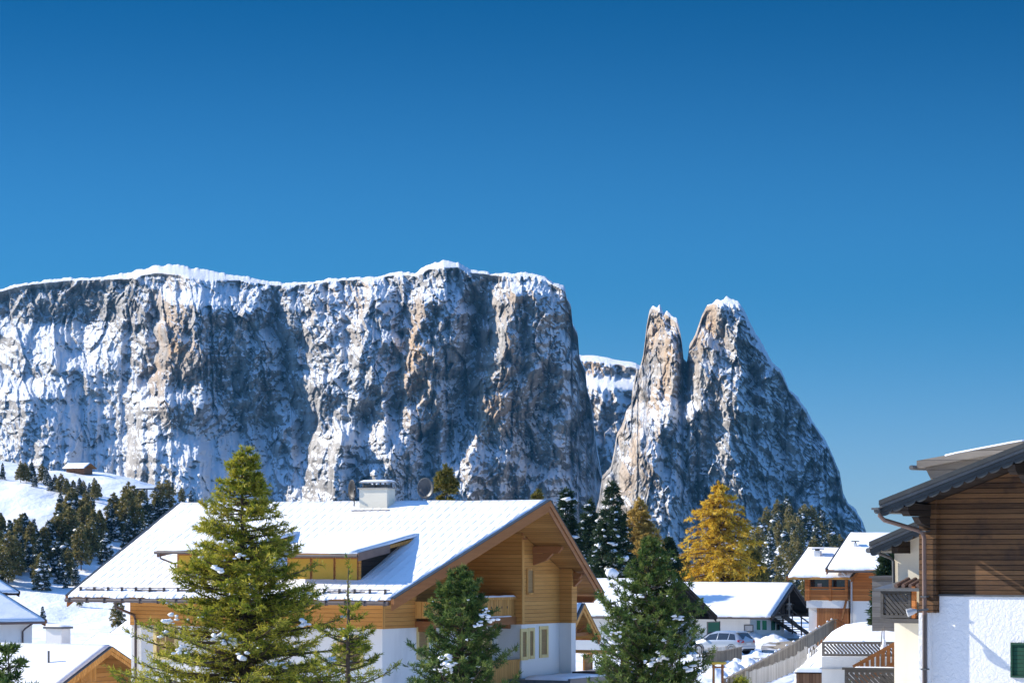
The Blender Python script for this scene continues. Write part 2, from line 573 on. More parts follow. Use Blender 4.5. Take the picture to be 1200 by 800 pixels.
massif("plateau_mountain", SKY_A, -150, 735, 680, SPURS_A, rim_a, q_a, step=0.8, rows=430, seed=10, gul=17, turn=0.6,
       snow_fn=snow_a, tan_fn=tan_a, blk=lambda X, Y: 1.15 - 0.62 * slope_a(X, Y))

# ---- the far plateau behind the notch
SKY_B = [(640, 412), (684, 416), (700, 417), (722, 421), (745, 425), (775, 440), (800, 450)]
massif("far_plateau", SKY_B, 645, 800, 640, [([(712, 440), (700, 520), (690, 600)], 30, 50, 0.2, 40, 440, 640)],
       lambda X, T: 2.6 * (1 - sstep(4, 9, T)) + 2.0 * gau(T, 30, 7), lambda X, Y, T: 0.28 + 0 * X, d0=120, rows=180, seed=40, gul=12,
       jag=0.5, snow_fn=lambda X, Y, T: 0.1 + 0.5 * (1 - sstep(2, 5, T)) + 0.35 * gau(T, 34, 9) - 0.5 * gau(T, 17, 8) + 0.12 * sstep(40, 60, T),
       tan_fn=lambda X, Y, T: 0.25 + 0.6 * gau(T, 15, 12))

# ---- the spire and the pyramid
SKY_C = [(660, 700), (690, 625), (702, 585), (706, 556), (716, 546), (720, 526), (723, 508), (731, 492), (734, 480), (740, 474), (741, 458), (747, 444), (747, 430), (754, 414), (756, 398), (758, 380), (761, 364),
         (765, 358), (770, 360), (773, 356), (777, 366), (782, 363), (787, 370), (793, 374), (797, 388), (799, 398), (801, 418), (805, 423), (808, 404), (815, 392),
         (820, 378), (824, 366), (829, 358), (834, 356), (839, 350), (846, 350), (852, 347), (858, 351), (865, 353), (872, 364), (880, 381), (890, 398), (905, 424),
         (914, 432), (925, 455), (935, 464), (948, 487), (966, 512), (976, 533), (984, 553), (988, 577), (994, 588), (1003, 596), (1012, 612),
         (1018, 630), (1040, 690)]


def q_c(X, Y, T):
    return 0.26 + 0.05 * sstep(540, 620, Y) + 0.9 * sstep(600, 660, Y) + 0 * X


def lean_c(X, Y):
    """how far the two faces fall back from the ridge lines"""
    return None


SPURS_C = [
    ([(850, 345), (842, 380), (836, 420), (826, 470), (800, 500), (780, 560), (770, 640)], 60, 260, 0.3, 125, 335, 700),
    ([(772, 356), (782, 395), (778, 430), (768, 470), (745, 540), (735, 640)], 34, 42, 0.5, 55, 345, 700),
    ([(868, 352), (872, 400), (860, 470)], 12, 30, 0.3, 10, 352, 480),
    ([(800, 470), (770, 540), (760, 600)], 30, 40, 0.4, 30, 466, 620),
    ([(826, 380), (820, 420), (812, 470)], 12, 20, 0.2, 16, 380, 470),
    ([(790, 375), (791, 430)], 7, 10, 0, 13, 372, 440),
    ([(764, 365), (758, 420), (750, 470)], 6, 10, 0.2, 12, 364, 480),
    ([(888, 400), (900, 470), (905, 560)], 14, 40, 0.2, 16, 396, 580),
    ([(925, 470), (935, 540), (940, 610)], 14, 36, 0.2, 14, 460, 630),
    ([(758, 500), (735, 560), (722, 620)], 16, 22, 0.4, 26, 486, 640),
    ([(803, 418), (801, 470), (786, 530)], 12, 16, 0.3, -46, 412, 540),
    ([(905, 598), (900, 660)], 16, 26, 0.4, 30, 588, 690),
    ([(955, 605), (950, 660)], 22, 24, 0.3, 30, 600, 690),
    ([(960, 520), (965, 600)], 40, 30, 0.0, 14, 500, 640),
]


def snow_c(X, Y, T):
    s = -0.17 + 0 * X
    s = s - 0.45 * gau(X, 782, 18) * gau(Y, 400, 55) - 0.3 * gau(X, 832, 16) * gau(Y, 385, 40)
    s = s + 0.28 * gau(X - 0.35 * (Y - 450), 800, 18) * gau(Y, 470, 45)
    s = s + 0.22 * gau(X, 885, 40) * gau(Y, 400, 40) + 0.18 * gau(X, 890, 50) * gau(Y, 520, 60)
    s = s + 0.25 * sstep(540, 600, Y) * (1 - sstep(860, 900, X))
    s = s - 0.30 * sstep(940, 985, X) - 0.25 * sstep(580, 610, Y) * sstep(870, 900, X)
    s = s + 0.22 * gau(X, 848, 12) * gau(Y, 354, 12)
    return s


def tan_c(X, Y, T):
    t = 0.08 + 0 * X
    t = t + 0.75 * gau(X, 775, 24) * gau(Y, 410, 80) + 0.75 * gau(X, 832, 20) * gau(Y, 385, 60)
    t = t + 0.5 * gau(X, 750, 40) * gau(Y, 540, 60)
    t = t + 0.45 * gau(X, 970, 25) * gau(Y, 600, 50)
    return np.clip(t, 0, 1)


massif("pyramid_peak", SKY_C, 662, 1040, 720, SPURS_C, lambda X, T: 0.9 * (1 - sstep(3, 8, T)), q_c, d0=-470, step=0.7, rows=400,
       seed=70, gul=11, back=(5, 22, 60, 120), snow_fn=snow_c, tan_fn=tan_c, jag=1.6, turn=0.6, diag=17.0, lean=-0.45)

# ------------------------------------------------------------------ the ground
def ground_mat():
    n = NT("snowy_ground", rough=0.6, spec=0.2)
    v = n.obj()
    sep = n.n("SeparateXYZ"); n.l(v, sep.inputs[0])
    a = n.noise(n.mapping(v, (1, 0.35, 1)), 0.16, 5, 0.6); b = n.noise(v, 1.3, 4, 0.6)
    # the valley beyond the meadow is dark woodland with snow between the trees
    wood = n.math('MULTIPLY', n.smooth(sep.outputs[1], 1000, 1300), n.smooth(n.noise(v, 0.02, 4), 0.25, 0.4))
    sn = n.mix(a, (0.80, 0.82, 0.85), (0.90, 0.90, 0.91))
    sn = n.mix(n.math('MULTIPLY', n.smooth(b, 0.66, 0.74), 0.45), sn, (0.32, 0.28, 0.20))
    n.color(n.mix(wood, sn, (0.035, 0.05, 0.03)))
    n.bump(n.math('ADD', n.math('MULTIPLY', a, 2.0), n.math('MULTIPLY', b, 0.3)), 0.7, 0.5)
    return n.m


M_GROUND = ground_mat()
CREST = [(-700, 560), (-200, 545), (0, 543), (40, 546), (100, 549), (150, 556), (190, 564), (213, 576), (240, 598), (290, 640), (360, 700)]


def ground_z(x, y):
    """height of the ground at world x, y (arrays)"""
    x = np.asarray(x, float); y = np.asarray(y, float)
    ys = np.maximum(y, 5.0)
    px = 600 + x / ys * F_PX
    z = np.interp(ys, [0, 150, 300, 480, 700, 3000, 60000], [-6.8, -6.8, -7.4, -9.5, -14, -34, -60])
    left = 1 - sstep(180, 420, px)
    z = z - left * np.interp(ys, [90, 180, 300, 480, 900], [0.2, 2.6, 4.3, 3.2, 3])
    crest = (HOR - sum(interp(CREST, px + k) for k in (-30, -15, 0, 15, 30)) / 5) / F_PX * 720.0
    rise = sstep(470, 725, ys)
    low = np.interp(ys, [480, 3000], [-13, -40])
    prof = np.clip((ys - 485) / 235.0, 0, 1)
    prof = 0.55 * prof + 0.45 * prof ** 2 * (3 - 2 * prof)
    hill = low + (crest - low) * prof - np.clip(ys - 735, 0, 400) * 0.16 - np.clip(ys - 720, 0, 25) * 0.02
    hill = hill + (fbm(x / 26 + 40, ys / 60, 91, 3) - 0.5) * 3.2 * sstep(480, 560, ys)
    hill = np.where(ys < 485, -100, hill)
    z = np.maximum(z, np.where(px < 420, hill, -100))
    z = z + (fbm(x / 9 + 70, ys / 22 + 3, 95, 3) - 0.5) * 1.1 * sstep(190, 300, ys) * left
    # wooded rise at the foot of the pyramid
    fh = np.exp(-((px - 925) / 75.0) ** 2) * np.clip((ys - 620) / 480.0, 0, 1) * 24 - np.clip(ys - 1150, 0, 600) * 0.1
    z = z + np.where(ys < 1700, np.clip(fh, 0, 100), 0)
    # garden bank that climbs to the right of the lane
    return z


gx = np.concatenate([np.linspace(-2600, -160, 50), np.linspace(-150, 560, 240), np.linspace(570, 1250, 80), np.linspace(1300, 4200, 40)])
gy = np.concatenate([np.linspace(4, 60, 10), np.linspace(66, 460, 110), np.linspace(464, 780, 130), np.linspace(800, 1800, 60),
                     np.geomspace(1900, 50000, 24)])
GPX, GY = np.meshgrid(gx, gy)
GX = (GPX - 600) / F_PX * GY
GX[:8] = (GPX[:8] - 600) / F_PX * np.maximum(GY[:8], 60)
GZ = ground_z(GX, GY)
o = mesh_np("ground", np.stack([GX.ravel(), GY.ravel(), GZ.ravel()], 1), grid_faces(len(gy), len(gx)), M_GROUND, None, smooth=True)
o['kind'] = 'structure'; o['label'] = 'snow covered ground and meadow'

# ------------------------------------------------------------------ the air
def add_haze():
    m = bpy.data.materials.new("haze"); m.use_nodes = True
    t = m.node_tree; t.nodes.remove(t.nodes["Principled BSDF"])
    v = t.nodes.new("ShaderNodeVolumePrincipled")
    v.inputs['Color'].default_value = (0.12, 0.52, 1.0, 1)
    v.inputs['Density'].default_value = 0.000022
    v.inputs['Anisotropy'].default_value = 0.0
    t.links.new(v.outputs[0], t.nodes["Material Output"].inputs['Volume'])
    b = MB().box(-3000, 3000, -60, 4300, -140, 420)
    o = b.build("haze", m)
    o['kind'] = 'stuff'; o['label'] = 'thin blue mountain air'
    return o


import os
if os.environ.get("NOHAZE") != "1": add_haze()
# ------------------------------------------------------------------ materials of the village
def wood_mat(name, dark, light, axis=2, period=0.16, rough=0.7, groove=0.75, bump=0.5, bdist=0.02, vary=1.0, weather=None):
    """planks: 'axis' is the local axis across the planks"""
    n = NT(name, rough=rough, spec=0.2)
    v = n.obj()
    sep = n.n("SeparateXYZ"); n.l(v, sep.inputs[0])
    u = n.math('DIVIDE', sep.outputs[axis], period)
    fr = n.math('FRACT', u)
    cell = n.math('FLOOR', u)
    wn = n.n("TexWhiteNoise", noise_dimensions='1D'); n.l(cell, wn.inputs['W'])
    sc = [6.0, 6.0, 6.0]; sc[axis] = 60.0
    sc2 = [0.9, 0.9, 0.9]; sc2[axis] = 9.0
    g = n.noise(n.mapping(v, tuple(sc2)), 1.0, 5, 0.65)
    g2 = n.noise(n.mapping(v, tuple(sc)), 1.0, 3, 0.6)
    f = n.math('ADD', n.math('MULTIPLY', wn.outputs['Value'], 0.45 * vary), n.math('ADD', n.math('MULTIPLY', g, 0.6), n.math('MULTIPLY', g2, 0.25)))
    c = n.ramp(f, [(0.25, dark), (0.95, light)])
    if weather:
        c = n.mix(n.smooth(n.noise(v, 0.8, 4, 0.6), 0.5, 0.7), c, weather)
    edge = n.math('MINIMUM', fr, n.math('SUBTRACT', 1.0, fr))
    gr = n.smooth(edge, 0.0, 0.09)
    c = n.mix(n.math('MULTIPLY', n.math('SUBTRACT', 1.0, gr), groove), c, (dark[0] * 0.25, dark[1] * 0.25, dark[2] * 0.25))
    n.color(c)
    h = n.math('ADD', gr, n.math('ADD', n.math('MULTIPLY', g2, 0.25), n.math('MULTIPLY', wn.outputs['Value'], 0.35)))
    n.bump(h, bump, bdist)
    return n.m


def plain(name, c, rough=0.6, spec=0.3, var=0.12, scale=3.0, metal=0.0, bump=0.0):
    n = NT(name, rough=rough, spec=spec)
    v = n.obj(); a = n.noise(v, scale, 4, 0.6)
    k0 = 1 - var; k1 = 1 + var
    n.color(n.ramp(a, [(0.3, tuple(x * k0 for x in c)), (0.7, tuple(min(1, x * k1) for x in c))]))
    n.b.inputs['Metallic'].default_value = metal
    if bump: n.bump(n.noise(v, scale * 6, 4, 0.6), bump, 0.02)
    return n.m


def plaster_mat(name, c, scale=8.0, strength=0.25, dist=0.01, stain=0.12):
    n = NT(name, rough=0.9, spec=0.1)
    v = n.obj()
    a = n.noise(n.mapping(v, (1, 1, 0.3)), 0.8, 4, 0.6)
    b = n.noise(v, scale, 5, 0.65, 0.6)
    n.color(n.mix(n.math('MULTIPLY', n.smooth(a, 0.5, 0.75), stain * 4), c, tuple(x * 0.72 for x in c)))
    n.bump(b, strength, dist)
    return n.m


def tile_snow_mat():
    """snow lying thinly on pan tiles: the courses show through as fine dimples"""
    n = NT("snow_on_tiles", rough=0.55, spec=0.2)
    v = n.obj()
    sep = n.n("SeparateXYZ"); n.l(v, sep.inputs[0])
    fx = n.math('FRACT', n.math('DIVIDE', sep.outputs[0], 0.42))
    ridge = n.smooth(n.math('ABSOLUTE', n.math('SUBTRACT', fx, 0.5)), 0.28, 0.05)
    fy = n.math('FRACT', n.math('DIVIDE', sep.outputs[1], 0.62))
    step = n.smooth(fy, 0.0, 0.55)
    lump = n.noise(v, 0.30, 4, 0.6); fine = n.noise(v, 5.0, 4, 0.65)
    mask = n.smooth(lump, 0.66, 0.52)
    pat = n.math('MULTIPLY', n.math('MULTIPLY', ridge, step), mask)
    h = n.math('ADD', n.math('MULTIPLY', pat, 0.026), n.math('ADD', n.math('MULTIPLY', lump, 0.14), n.math('MULTIPLY', fine, 0.02)))
    # bare dark tile edge peeping through the thinnest snow
    bare = n.math('MULTIPLY', n.math('MULTIPLY', n.smooth(fy, 0.16, 0.04), n.smooth(ridge, 0.2, 0.7)), n.smooth(lump, 0.60, 0.50))
    n.color(n.mix(n.math('MULTIPLY', bare, 0.1), n.mix(fine, (0.83, 0.84, 0.87), (0.91, 0.91, 0.92)), (0.26, 0.22, 0.2)))
    n.bump(h, 0.9, 1.0)
    return n.m


M_TSNOW = tile_snow_mat()
M_WOOD = wood_mat("honey_boards", (0.40, 0.17, 0.036), (0.70, 0.37, 0.105), 2, 0.17, vary=0.7)
M_WOODV = wood_mat("honey_boards_upright", (0.40, 0.18, 0.04), (0.70, 0.38, 0.11), 1, 0.16, vary=0.8)
M_BEAM = wood_mat("brown_timber", (0.22, 0.085, 0.028), (0.46, 0.20, 0.07), 2, 3.0, groove=0.0, vary=0.3)
M_SOFFIT = wood_mat("soffit_boards", (0.36, 0.15, 0.032), (0.62, 0.31, 0.085), 1, 0.2)
M_ORANGE = wood_mat("orange_boards", (0.32, 0.10, 0.025), (0.55, 0.21, 0.06), 2, 0.2)
M_ORANGEV = wood_mat("orange_boards_upright", (0.24, 0.08, 0.025), (0.44, 0.18, 0.06), 0, 0.2)
M_OLD = wood_mat("old_dark_boards", (0.022, 0.012, 0.008), (0.21, 0.105, 0.043), 2, 0.14, groove=0.95, bump=1.0, bdist=0.05, vary=1.1, weather=(0.055, 0.03, 0.018))
M_DARKW = wood_mat("dark_timber", (0.018, 0.013, 0.010), (0.06, 0.042, 0.03), 2, 0.2, vary=0.6)
M_GREYW = wood_mat("grey_weathered_wood", (0.10, 0.085, 0.07), (0.27, 0.235, 0.195), 2, 0.25, groove=0.4, vary=0.8)
M_GREYWV = wood_mat("grey_weathered_pickets", (0.12, 0.095, 0.065), (0.33, 0.275, 0.20), 0, 0.12, groove=0.5, vary=0.9)
M_PALEW = wood_mat("pale_pickets", (0.36, 0.32, 0.26), (0.62, 0.57, 0.49), 0, 0.12, groove=0.4, vary=0.8)
M_LATT = wood_mat("charcoal_slats", (0.035, 0.033, 0.032), (0.105, 0.098, 0.09), 2, 0.3, groove=0.2, vary=0.8)
M_BROWNV = wood_mat("brown_slats", (0.13, 0.06, 0.03), (0.28, 0.15, 0.08), 0, 0.12, groove=0.8, vary=0.9)
M_WHITE = plaster_mat("white_plaster", (0.76, 0.74, 0.69))
M_CREAM = plaster_mat("cream_plaster", (0.80, 0.73, 0.58), stain=0.15)
M_STUCCO = plaster_mat("rough_white_stucco", (0.79, 0.78, 0.77), scale=10.0, strength=0.9, dist=0.045, stain=0.06)
M_TRIMY = plain("cream_yellow_trim", (0.70, 0.53, 0.22), var=0.06)
M_SHUTY = wood_mat("yellow_shutter", (0.62, 0.36, 0.045), (0.76, 0.50, 0.09), 1, 0.09, groove=0.25, vary=0.25)
M_SHUTB = wood_mat("tan_shutter", (0.28, 0.17, 0.07), (0.44, 0.29, 0.13), 2, 0.07, groove=0.6, vary=0.3)
M_GUT = plain("brown_gutter_metal", (0.085, 0.06, 0.05), rough=0.45, spec=0.5, var=0.2)
M_GREYM = plain("grey_metal", (0.085, 0.087, 0.088), rough=0.45, spec=0.5, var=0.2)
M_LGREY = plain("pale_grey_metal", (0.42, 0.42, 0.42), rough=0.4, spec=0.5)
M_SLATE = plain("dark_verge_metal", (0.022, 0.026, 0.028), rough=0.5, spec=0.45, var=0.3)
M_BLACK = plain("black", (0.012, 0.012, 0.013), rough=0.5)
M_GREEN = wood_mat("green_boards", (0.01, 0.10, 0.06), (0.02, 0.17, 0.10), 0, 0.15, groove=0.5, vary=0.2)
M_DKGREEN = wood_mat("dark_green_slats", (0.01, 0.05, 0.03), (0.02, 0.09, 0.05), 2, 0.11, groove=0.8, vary=0.2)
M_CONC = plain("concrete", (0.32, 0.30, 0.27), rough=0.9, bump=0.4)
M_RUST = plain("copper_brown", (0.17, 0.105, 0.08), rough=0.5, spec=0.4)
n_ = NT("window_glass", rough=0.06, spec=0.8); n_.color((0.02, 0.024, 0.03)); M_GLASS = n_.m
n_ = NT("curtained_glass", rough=0.12, spec=0.6); n_.color((0.16, 0.16, 0.15)); M_CURT = n_.m


# ------------------------------------------------------------------ frames and generic building parts
class Frame:
    """local axes of one building: X along its ridge, Y into its depth, Z up from its ground"""
    def __init__(s, o, deg):
        s.o = Vector(o); s.rz = R(deg)
        s.ex = Vector((math.cos(s.rz), math.sin(s.rz), 0)); s.ey = Vector((-math.sin(s.rz), math.cos(s.rz), 0))

    def loc(s, w):
        d = Vector(w) - s.o
        return Vector((d.dot(s.ex), d.dot(s.ey), d.z))

    def wor(s, p): return s.o + s.ex * p[0] + s.ey * p[1] + Vector((0, 0, p[2]))

    def on(s, px, py, nrm, dist):
        """local point where the sight line of (px, py) meets the local plane nrm . p = dist"""
        a = s.loc((0, 0, 0)); b = s.loc(at(px, py, 100.0)); d = b - a; nrm = Vector(nrm)
        t = (dist - a.dot(nrm)) / d.dot(nrm)
        return a + d * t


NX, NY, NZ = (1, 0, 0), (0, 1, 0), (0, 0, 1)


def snow_sheet(name, quads, th, mat, parent, cell=0.35, lump=0.03, seed=1, over=0.05, tag_label=None):
    """snow lying on sloping quads (A,B along the low edge; C,D along the high edge)"""
    VV = []; FF = []; base = 0
    for qi, (A, B, C_, D_) in enumerate(quads):
        A, B, C_, D_ = [np.array(p, float) for p in (A, B, C_, D_)]
        nu = int(max(4, min(90, np.linalg.norm(B - A) / cell))); nv = int(max(4, min(60, np.linalg.norm(D_ - A) / cell)))
        u = np.linspace(0, 1, nu)[None, :, None]; v = np.linspace(0, 1, nv)[:, None, None]
        P = (A * (1 - u) + B * u) * (1 - v) + (D_ * (1 - u) + C_ * u) * v
        bx = P[..., 0] + qi * 13.3; by = P[..., 1]
        P = P.copy()
        nz_ = fbm(bx / 1.3 + seed * 9, by / 1.3, seed, 4) - 0.5
        P[..., 2] += th * (0.85 + 0.0 * nz_) + lump * 2 * nz_
        # ragged lower lip
        lip = (fbm(bx[0] / 0.5 + seed, by[0] * 0 + 2, seed + 3, 4) - 0.45) * over * 4
        dirv = (A - D_) / np.linalg.norm(A - D_)
        P[0] += dirv * lip[:, None]
        P[0, :, 2] -= th * 0.25
        # skirt ring
        ring = np.zeros((nv + 2, nu + 2, 3)); ring[1:-1, 1:-1] = P
        ring[0, 1:-1] = P[0]; ring[-1, 1:-1] = P[-1]; ring[:, 0] = ring[:, 1]; ring[:, -1] = ring[:, -2]
        dn = th * 0.6 + 0.02
        ring[0, :, 2] -= dn; ring[-1, :, 2] -= dn; ring[1:-1, 0, 2] -= dn; ring[1:-1, -1, 2] -= dn
        VV.append(ring.reshape(-1, 3)); FF.append(grid_faces(nv + 2, nu + 2) + base); base += (nv + 2) * (nu + 2)
    return mesh_np(name, np.vstack(VV), np.vstack(FF), mat, parent, smooth=True)


def gable_roof(par, xe0, xe1, xr0, xr1, ye0, yr, ye1, ze, zr, ze1=None, th=0.2, deck=None, edge=None, snow=None, snow_th=0.12,
               barge=0.32, barge_mat=None, seed=1, lump=0.03, left_barge=True, cell=0.35):
    """roof slabs + snow + barge boards, all parts of par. Heights are those of the slab's upper face"""
    deck = deck or M_SOFFIT; edge = edge or M_SLATE; snow = snow or M_SNOW; barge_mat = barge_mat or M_BEAM
    ze1 = ze if ze1 is None else ze1
    f = [(xe0, ye0, ze), (xe1, ye0, ze), (xr1, yr, zr), (xr0, yr, zr)]
    b = [(xe1, ye1, ze1), (xe0, ye1, ze1), (xr0, yr, zr), (xr1, yr, zr)]
    m = MB(); m.prism(f, (0, 0, -th)); m.prism(b, (0, 0, -th))
    roof = m.build('roof', deck, par)
    snow_sheet('roof_snow', [f, b], snow_th, snow, roof, seed=seed, lump=lump, cell=cell)
    sides = [(xe1, xr1, 1)] + ([(xe0, xr0, -1)] if left_barge else [])
    for xe, xr, sg in sides:
        for ye, zz in ((ye0, ze), (ye1, ze1)):
            mb = MB()
            a = Vector((xe + sg * 0.04, ye, zz)); c = Vector((xr + sg * 0.04, yr, zr))
            mb.prism([a + Vector((0, 0, 0.03)), c + Vector((0, 0, 0.03)), c + Vector((0, 0, -barge)), a + Vector((0, 0, -barge))], (sg * 0.07, 0, 0), 0)
            a2 = a + Vector((sg * 0.075, 0, 0)); c2 = c + Vector((sg * 0.075, 0, 0))
            mb.prism([a2 + Vector((0, 0, 0.05)), c2 + Vector((0, 0, 0.05)), c2 + Vector((0, 0, -barge * 0.45)), a2 + Vector((0, 0, -barge * 0.45))], (sg * 0.06, 0, 0), 0)
            mb.prism([a2 + Vector((-sg * 0.11, 0, 0.055)), c2 + Vector((-sg * 0.11, 0, 0.055)), c2 + Vector((-sg * 0.11, 0, 0.085)), a2 + Vector((-sg * 0.11, 0, 0.085))], (sg * 0.19, 0, 0), 1)
            mb.build('barge_board', [barge_mat, edge], par)
    return roof


def window(par, pl, c, a0, a1, z0, z1, out=1, trim=None, fill=None, name='window', sub='pane', tw=0.10, mull=False, label=None):
    """pl 'x': on the local plane X=c (a = Y range); 'y': on Y=c (a = X range); out = side it faces"""
    trim = trim or M_TRIMY; fill = fill or M_GLASS
    if a0 > a1: a0, a1 = a1, a0
    if z0 > z1: z0, z1 = z1, z0
    def bx(m, p0, p1, q0, q1, d0, d1, mi=0):
        lo, hi = sorted((c + out * d0, c + out * d1))
        if pl == 'x': m.box(lo, hi, p0, p1, q0, q1, mi)
        else: m.box(p0, p1, lo, hi, q0, q1, mi)
    m = MB()
    bx(m, a0 - tw, a0, z0 - tw, z1 + tw, -0.02, 0.05); bx(m, a1, a1 + tw, z0 - tw, z1 + tw, -0.02, 0.05)
    bx(m, a0, a1, z1, z1 + tw, -0.02, 0.05); bx(m, a0, a1, z0 - tw, z0, -0.02, 0.07)
    w_ = m.build(name, trim, par, label=label)
    m = MB(); bx(m, a0, a1, z0, z1, -0.02, 0.012); m.build(sub, fill, w_)
    if mull:
        m = MB(); mid = (a0 + a1) / 2
        bx(m, mid - 0.03, mid + 0.03, z0, z1, 0.013, 0.045); bx(m, a0, mid - 0.03, (z0 + z1) / 2 - 0.02, (z0 + z1) / 2 + 0.02, 0.013, 0.04)
        bx(m, mid + 0.03, a1, (z0 + z1) / 2 - 0.02, (z0 + z1) / 2 + 0.02, 0.013, 0.04)
        m.build('glazing_bar', trim, w_)
    return w_


def snow_cap(name, x0, x1, y0, y1, z, th, par, seed=1, cell=0.12, mat=None):
    """a rounded pad of snow on a flat top"""
    nu = int(max(6, min(60, (x1 - x0) / cell))); nv = int(max(6, min(60, (y1 - y0) / cell)))
    xs = np.linspace(x0, x1, nu); ys = np.linspace(y0, y1, nv); X, Y = np.meshgrid(xs, ys)
    ex = np.minimum(X - x0, x1 - X) / max(th * 1.2, 1e-3); ey = np.minimum(Y - y0, y1 - Y) / max(th * 1.2, 1e-3)
    e = np.clip(np.minimum(ex, ey), 0, 1)
    Z = z + th * np.sqrt(1 - (1 - e) ** 2) * (0.8 + 0.5 * (fbm(X / 0.5 + seed, Y / 0.5, seed, 3) - 0.3))
    Z = np.where(e <= 0, z - 0.01, Z)
    return mesh_np(name, np.stack([X.ravel(), Y.ravel(), Z.ravel()], 1), grid_faces(nv, nu), mat or M_SNOW_SMALL, par, smooth=True)


# ================================================================== the big chalet
c0 = at(448, 736, 125)
FC = Frame((c0.x, c0.y, GROUND), -30)
T = thing('chalet', 'big white and honey-wood chalet with long snowy roof, dormers and gable balcony', 'house', FC.o, FC.rz)
ZW = c0.z - GROUND                      # where plaster ends and boarding begins
SL, YR, ZR = 0.4542, 6.85, 8.68        # pitch, ridge position and height
LX, WY = -12.7, 13.05
def zu(y): return ZR - SL * abs(y - YR) - 0.24      # underside of the roof
m = MB()
m.prism([(LX, 0, -1), (0, 0, -1), (0, 9.3, -1), (1.2, 9.3, -1), (1.2, 12.65, -1), (1.8, 12.65, -1), (1.8, WY, -1), (LX, WY, -1)], (0, 0, ZW + 1))
m.build('plaster_wall', M_WHITE, T)
m = MB()
P_ = 0.04
def ygon(y0, y1, z0):
    ys = [y0] + ([YR] if y0 < YR < y1 else []) + [y1]
    return [(y0, z0)] + [(y1, z0)] + [(y, zu(y)) for y in reversed(ys)]
for (y0, y1, x1) in ((-P_, 2.6, P_), (2.55, 9.35, -1.5), (9.3 - P_, 12.65 + P_, 1.2 + P_)):
    m.prism([(LX - P_, y, z) for y, z in ygon(y0, y1, ZW - 0.02)], (x1 - LX + P_, 0, 0))
m.prism([(1.0, y, z) for y, z in ygon(12.66 - P_, WY + P_, ZW - 0.02)], (0.8 + P_, 0, 0))
m.build('board_wall', M_WOOD, T)
m = MB(); m.box(P_ + 0.002, P_ + 0.03, -P_ - 0.02, 0.1, ZW, zu(0)); m.build('corner_board', M_WOODV, T)
m = MB(); m.box(1.2 + P_ + 0.002, 1.2 + P_ + 0.035, 9.3 - P_ - 0.03, 9.42, ZW, zu(9.3) - 0.05)
m.build('corner_board', M_WOODV, T)
roof = gable_roof(T, -14.5, 1.64, -15.1, 3.83, -2.0, YR, 15.7, ZR - SL * 8.85, ZR, th=0.2, snow=M_TSNOW, snow_th=0.10, barge=0.42,
                  barge_mat=M_BEAM, seed=3, lump=0.035, cell=0.25)
# purlins under the gable overhang, with carved brackets
for y, x1 in ((0.15, 1.5), (3.45, 2.3), (YR, 3.4), (10.3, 2.5), (12.85, 2.1), (15.2, 1.5)):
    m = MB(); z = zu(y) - (0.02 if y != YR else 0.1)
    m.box(-1.4, x1, y - 0.11, y + 0.11, z - 0.34, z - 0.05)
    m.prism([(x1, y - 0.1, z - 0.05), (x1 + 0.18, y - 0.1, z - 0.05), (x1 + 0.12, y - 0.1, z - 0.2), (x1, y - 0.1, z - 0.3)], (0, 0.2, 0))
    m.build('purlin', M_BEAM, T)
for y in (10.3, 12.85):
    m = MB(); z = zu(y) - 0.38
    m.prism([(1.25, y - 0.09, z), (2.2, y - 0.09, z), (1.9, y - 0.09, z - 0.28), (1.25, y - 0.09, z - 0.5)], (0, 0.18, 0))
    m.build('bracket', M_BEAM, T)
for x in (-14.3,):
    for y in (-1.2, 0.6):
        m = MB(); m.box(x - 0.1, -12.6, y - 0.1 + (x + 14) * 0.01, y + 0.1, zu(y) - 0.32, zu(y) - 0.04); m.build('purlin', M_SOFFIT, T)
# gutter, downpipe, snow guard along the eave
ZE = ZR - SL * 8.85
m = MB(); m.tube([(-14.6, -2.09, ZE - 0.13), (1.62, -2.09, ZE - 0.13)], 0.085, 10)
for k in range(18): m.box(-14.4 + k * 0.93, -14.36 + k * 0.93, -2.19, -1.96, ZE - 0.24, ZE - 0.03)
gt = m.build('gutter', M_GUT, T)
dq = FC.on(135, 702, NY, -2.09)
m = MB(); m.tube([(dq.x, -2.09, ZE - 0.18), (dq.x, -2.05, ZE - 0.42), (-12.45, -0.14, ZW + 0.42), (-12.4, -0.10, ZW + 0.2), (-12.4, -0.10, -1)], 0.06, 8)
m.build('downpipe', M_GUT, T)
m = MB()
zs = lambda y: ZR - SL * abs(y - YR)
m.tube([(-14.3, -1.62, zs(-1.62) + 0.22), (1.4, -1.62, zs(-1.62) + 0.22)], 0.022, 6)
for k in range(22): m.box(-14.2 + k * 0.73, -14.17 + k * 0.73, -1.66, -1.5, zs(-1.6) - 0.02, zs(-1.6) + 0.25)
for xa, xb in ((-13.9, -12.9), (-11.2, -9.8), (-9.1, -8.4), (-3.3, -2.4), (-1.6, 0.2)): m.box(xa, xb, -1.64, -1.60, zs(-1.62) + 0.12, zs(-1.62) + 0.17)
m.build('snow_guard', M_GUT, T)
